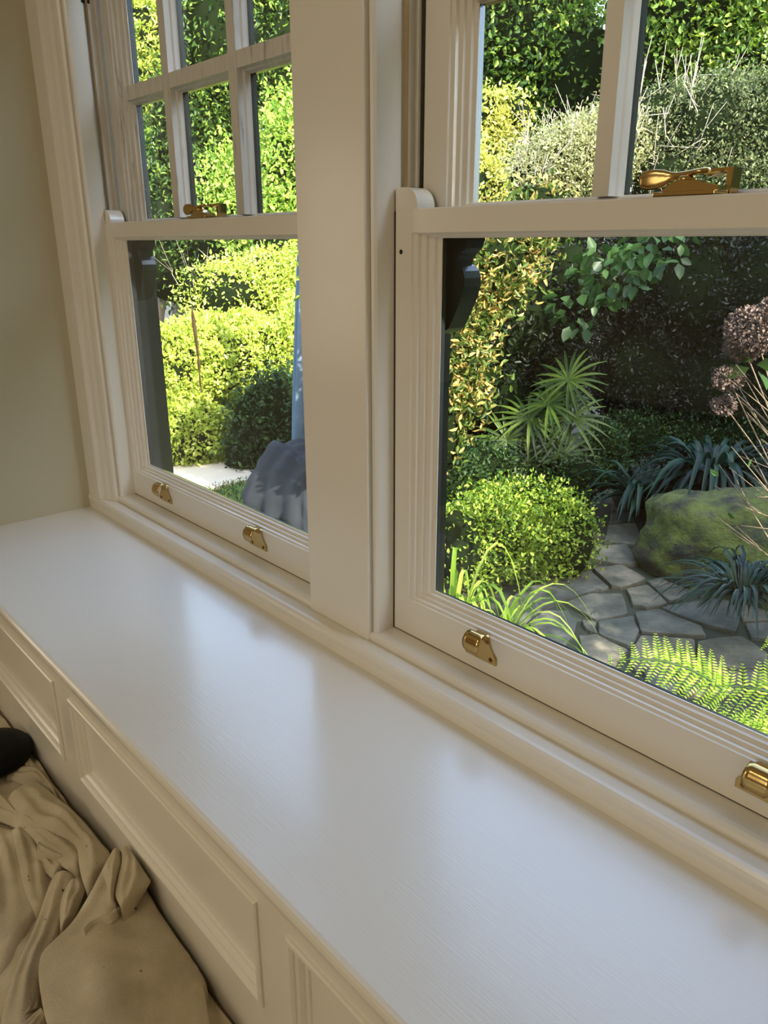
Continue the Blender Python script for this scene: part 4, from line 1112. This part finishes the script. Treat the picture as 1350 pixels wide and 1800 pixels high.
# ferns just outside the right window
def frond(root, pts, length, side, up, seed, name='frond'):
    """pts: quadratic curve base, mid, tip; pinnae on both sides carrying fine leaflets"""
    rg = np.random.default_rng(seed)
    a, b, c = [Vector(p) for p in pts]
    LP, LD, LS, LZ, LT = [], [], [], [], []
    bm = bmesh.new()
    cur = [(a * (1 - t_) ** 2 + b * 2 * t_ * (1 - t_) + c * t_ * t_) for t_ in [i / 14 for i in range(15)]]
    tube(bm, cur, [.0028 * (1 - .75 * i / 14) for i in range(15)], 6)
    m_ = 11
    for i in range(m_):
        t_ = .14 + .84 * i / (m_ - 1)
        p = a * (1 - t_) ** 2 + b * 2 * t_ * (1 - t_) + c * t_ * t_
        d = ((b - a) * (1 - t_) + (c - b) * t_).normalized()
        env = length * math.sin(math.pi * min(1, (1 - t_) * .62 + .05)) ** .9
        for s_ in (-1, 1):
            pd = (Vector(side) * s_ + d * .35 + Vector(rg.normal(size=3) * .05)).normalized()
            ln = env * rg.uniform(.9, 1.08)
            tip = p + pd * ln + Vector((0, 0, -.12 * ln))
            tube(bm, [p, tip], [.0012, .0004], 4, False)
            k_ = max(4, int(ln / .0095))
            for j in range(k_):
                f_ = (j + .5) / k_
                q = p.lerp(tip, f_)
                for w_ in (-1, 1):
                    dd = (d * w_ + pd * .45).normalized()
                    LP.append(q); LD.append(dd); LS.append(pd)
                    LZ.append(ln * .21 * (1 - f_) ** .7 + .003); LT.append(rg.uniform(.2, .95))
    obj(name, bm, LM['fern'], root, True)
    return LP, LD, LS, LZ, LT


fern = empty('fern', (-.66, 1.05, GROUND), 'sunlit bright green fern just outside the right window', 'fern')
FR = [
    ([(-.46, .94, -1.16), (-.60, .89, -1.03), (-.80, .84, -1.13)], .12, (.25, .15, 1)),
    ([(-.48, .86, -1.30), (-.60, .81, -1.13), (-.77, .76, -1.21)], .12, (.35, .25, .9)),
    ([(-.42, 1.20, -1.25), (-.56, 1.14, -1.02), (-.74, 1.08, -1.06)], .11, (.3, .2, .9)),
    ([(-.62, .96, -1.40), (-.72, .90, -1.24), (-.86, .84, -1.27)], .12, (.3, .4, .9)),
    ([(-.50, .78, -1.35), (-.58, .72, -1.19), (-.70, .67, -1.24)], .12, (.4, .2, .9)),
    ([(-.40, .80, -1.22), (-.48, .74, -1.04), (-.60, .69, -1.08)], .12, (.3, .1, .9)),
    ([(-.80, 1.12, -1.30), (-.95, 1.07, -1.16), (-1.14, .95, -1.24)], .125, (.10, .05, 1)),
    ([(-.60, 1.10, -1.50), (-.66, .95, -1.22), (-.78, .80, -1.17)], .11, (.6, .5, .6)),
    ([(-.60, 1.05, -1.50), (-.62, .90, -1.15), (-.66, .72, -1.13)], .13, (.9, .2, .4)),
    ([(-.55, 1.05, -1.55), (-.50, .95, -1.10), (-.62, .86, -1.02)], .10, (.5, .8, .3)),
    ([(-.70, 1.02, -1.60), (-.85, .90, -1.32), (-.98, .78, -1.33)], .12, (.4, .8, .5)),
    ([(-.70, 1.02, -1.60), (-.80, .82, -1.30), (-.88, .66, -1.30)], .12, (.9, -.3, .4)),
    ([(-.55, .95, -1.60), (-.58, .78, -1.25), (-.64, .60, -1.22)], .13, (1, 0, .3)),
    ([(-.45, .95, -1.60), (-.42, .78, -1.15), (-.46, .58, -1.14)], .13, (1, 0, .3)),
    ([(-.60, 1.1, -1.6), (-.45, 1.2, -1.15), (-.30, 1.2, -1.2)], .13, (.1, .9, .3)),
    ([(-.66, 1.1, -1.7), (-.85, 1.0, -1.50), (-1.05, .85, -1.55)], .12, (.3, .9, .3)),
    ([(-.70, 1.1, -1.6), (-.72, .98, -1.36), (-.84, .88, -1.36)], .11, (.6, .6, .5)),
]
for k, (p, l_, s_) in enumerate(FR):
    A = frond(fern, p, l_, s_, None, 70 + k)
    leaves('fern_leaflets', np.array([tuple(v) for v in A[0]]), np.array([tuple(v) for v in A[1]]), np.array([tuple(v) for v in A[2]]), np.array(A[3]), .34, np.array(A[4]), LM['fern'], fern, .05)
fern2 = empty('fern', (-1.45, .95, GROUND), 'small fern between the grassy leaves and the path', 'fern')
for k, (p, l_, s_) in enumerate([([(-1.55, .95, -1.75), (-1.50, .85, -1.40), (-1.42, .80, -1.42)], .10, (.6, .6, .3)), ([(-1.60, 1.0, -1.8), (-1.68, .92, -1.42), (-1.66, .78, -1.38)], .10, (.9, .1, .3)),
                                 ([(-1.60, 1.0, -1.8), (-1.80, 1.0, -1.50), (-1.90, .95, -1.50)], .10, (.3, .9, .3)), ([(-1.45, 1.0, -1.8), (-1.40, 1.05, -1.62), (-1.38, 1.05, -1.64)], .08, (.9, .1, .3))]):
    A = frond(fern2, p, l_, s_, None, 90 + k)
    leaves('fern_leaflets', np.array([tuple(v) for v in A[0]]), np.array([tuple(v) for v in A[1]]), np.array([tuple(v) for v in A[2]]), np.array(A[3]), .34, np.array(A[4]), LM['fern'], fern2, .05)

# ------------------------------------------------------------------ closed parasol and covered furniture below the left window
um = empty('closed_parasol', (-4.60, 2.42, GROUND), 'closed pale blue parasol standing at the right edge of the left window', 'parasol')
bm = bmesh.new()
tube(bm, [(-4.60, 2.42, GROUND), (-4.60, 2.42, .62)], .022, 12)
obj('pole', bm, M_pole, um, True)
bm = bmesh.new()
rings = []
for i in range(26):
    z = .55 - 2.30 * i / 25
    f_ = i / 25
    R0 = .03 + .155 * f_ ** .8
    if i > 22: R0 *= 1 - .05 * (i - 22)
    rings.append([bm.verts.new((-4.60 + R0 * (1 + .20 * math.sin(8 * q + f_ * 3)) * math.cos(q), 2.42 + R0 * (1 + .20 * math.sin(8 * q + f_ * 3)) * math.sin(q), z)) for q in [2 * math.pi * k / 96 for k in range(96)]])
for A, B in zip(rings, rings[1:]):
    for k in range(96): bm.faces.new((A[k], A[(k + 1) % 96], B[(k + 1) % 96], B[k]))
bm.faces.new(rings[0])
obj('folded_canopy', bm, M_umb, um, True)
bm = bmesh.new()
for k in range(28):
    pass
bmesh.ops.create_cube(bm, size=1)
bmesh.ops.subdivide_edges(bm, edges=bm.edges[:], cuts=14, use_grid_fill=True)
for v in bm.verts:
    p = v.co.copy()
    z01 = p.z + .5
    w = 1 + .10 * math.sin(p.x * 21 + 2) * (1 - z01) + .09 * math.sin(p.y * 26) * (1 - z01) + .06 * noise.noise(p * 6)
    sx = (.66 + .10 * (1 - z01) + .10 * math.sin(z01 * 5)) * w
    c = 1 - .20 * max(0, z01 - .8) / .2
    v.co = Vector((-4.14 + p.x * sx * c, 2.02 + p.y * sx * .85 * c, GROUND + .002 + z01 * .60 + .05 * noise.noise(p * 4) * z01))
cv = obj('furniture_cover', bm, M_cover, None, True)
tag(cv, 'dark grey fabric cover draped over furniture beside the closed parasol', 'cover')

# dry pod hanging from a thread outside the left window
pod = empty('hanging_seed_pod', (-2.818, .515, -.24), 'thin brown dried pod hanging outside the left window before the hedge', 'seed pod')
bm = bmesh.new()
tube(bm, [(-2.820, .513, -.235), (-2.8195, .514, -.27), (-2.817, .516, -.32), (-2.815, .518, -.37), (-2.8135, .519, -.415), (-2.813, .520, -.43)], [.002, .007, .0085, .0065, .005, .003], 8)
tube(bm, [(-2.813, .520, -.425), (-2.812, .520, -.445), (-2.812, .520, -.47), (-2.8125, .520, -.48)], [.003, .0065, .0065, .002], 8)
tube(bm, [(-2.8125, .520, -.475), (-2.812, .519, -.53), (-2.809, .519, -.560), (-2.808, .519, -.568)], [.003, .0045, .0035, .005], 8)
obj('pod', bm, M_podm, pod, True)
bm = bmesh.new()
tube(bm, [(-2.820, .513, -.236), (-2.82, .513, .80)], .0006, 4)
obj('thread', bm, M_pale, pod)
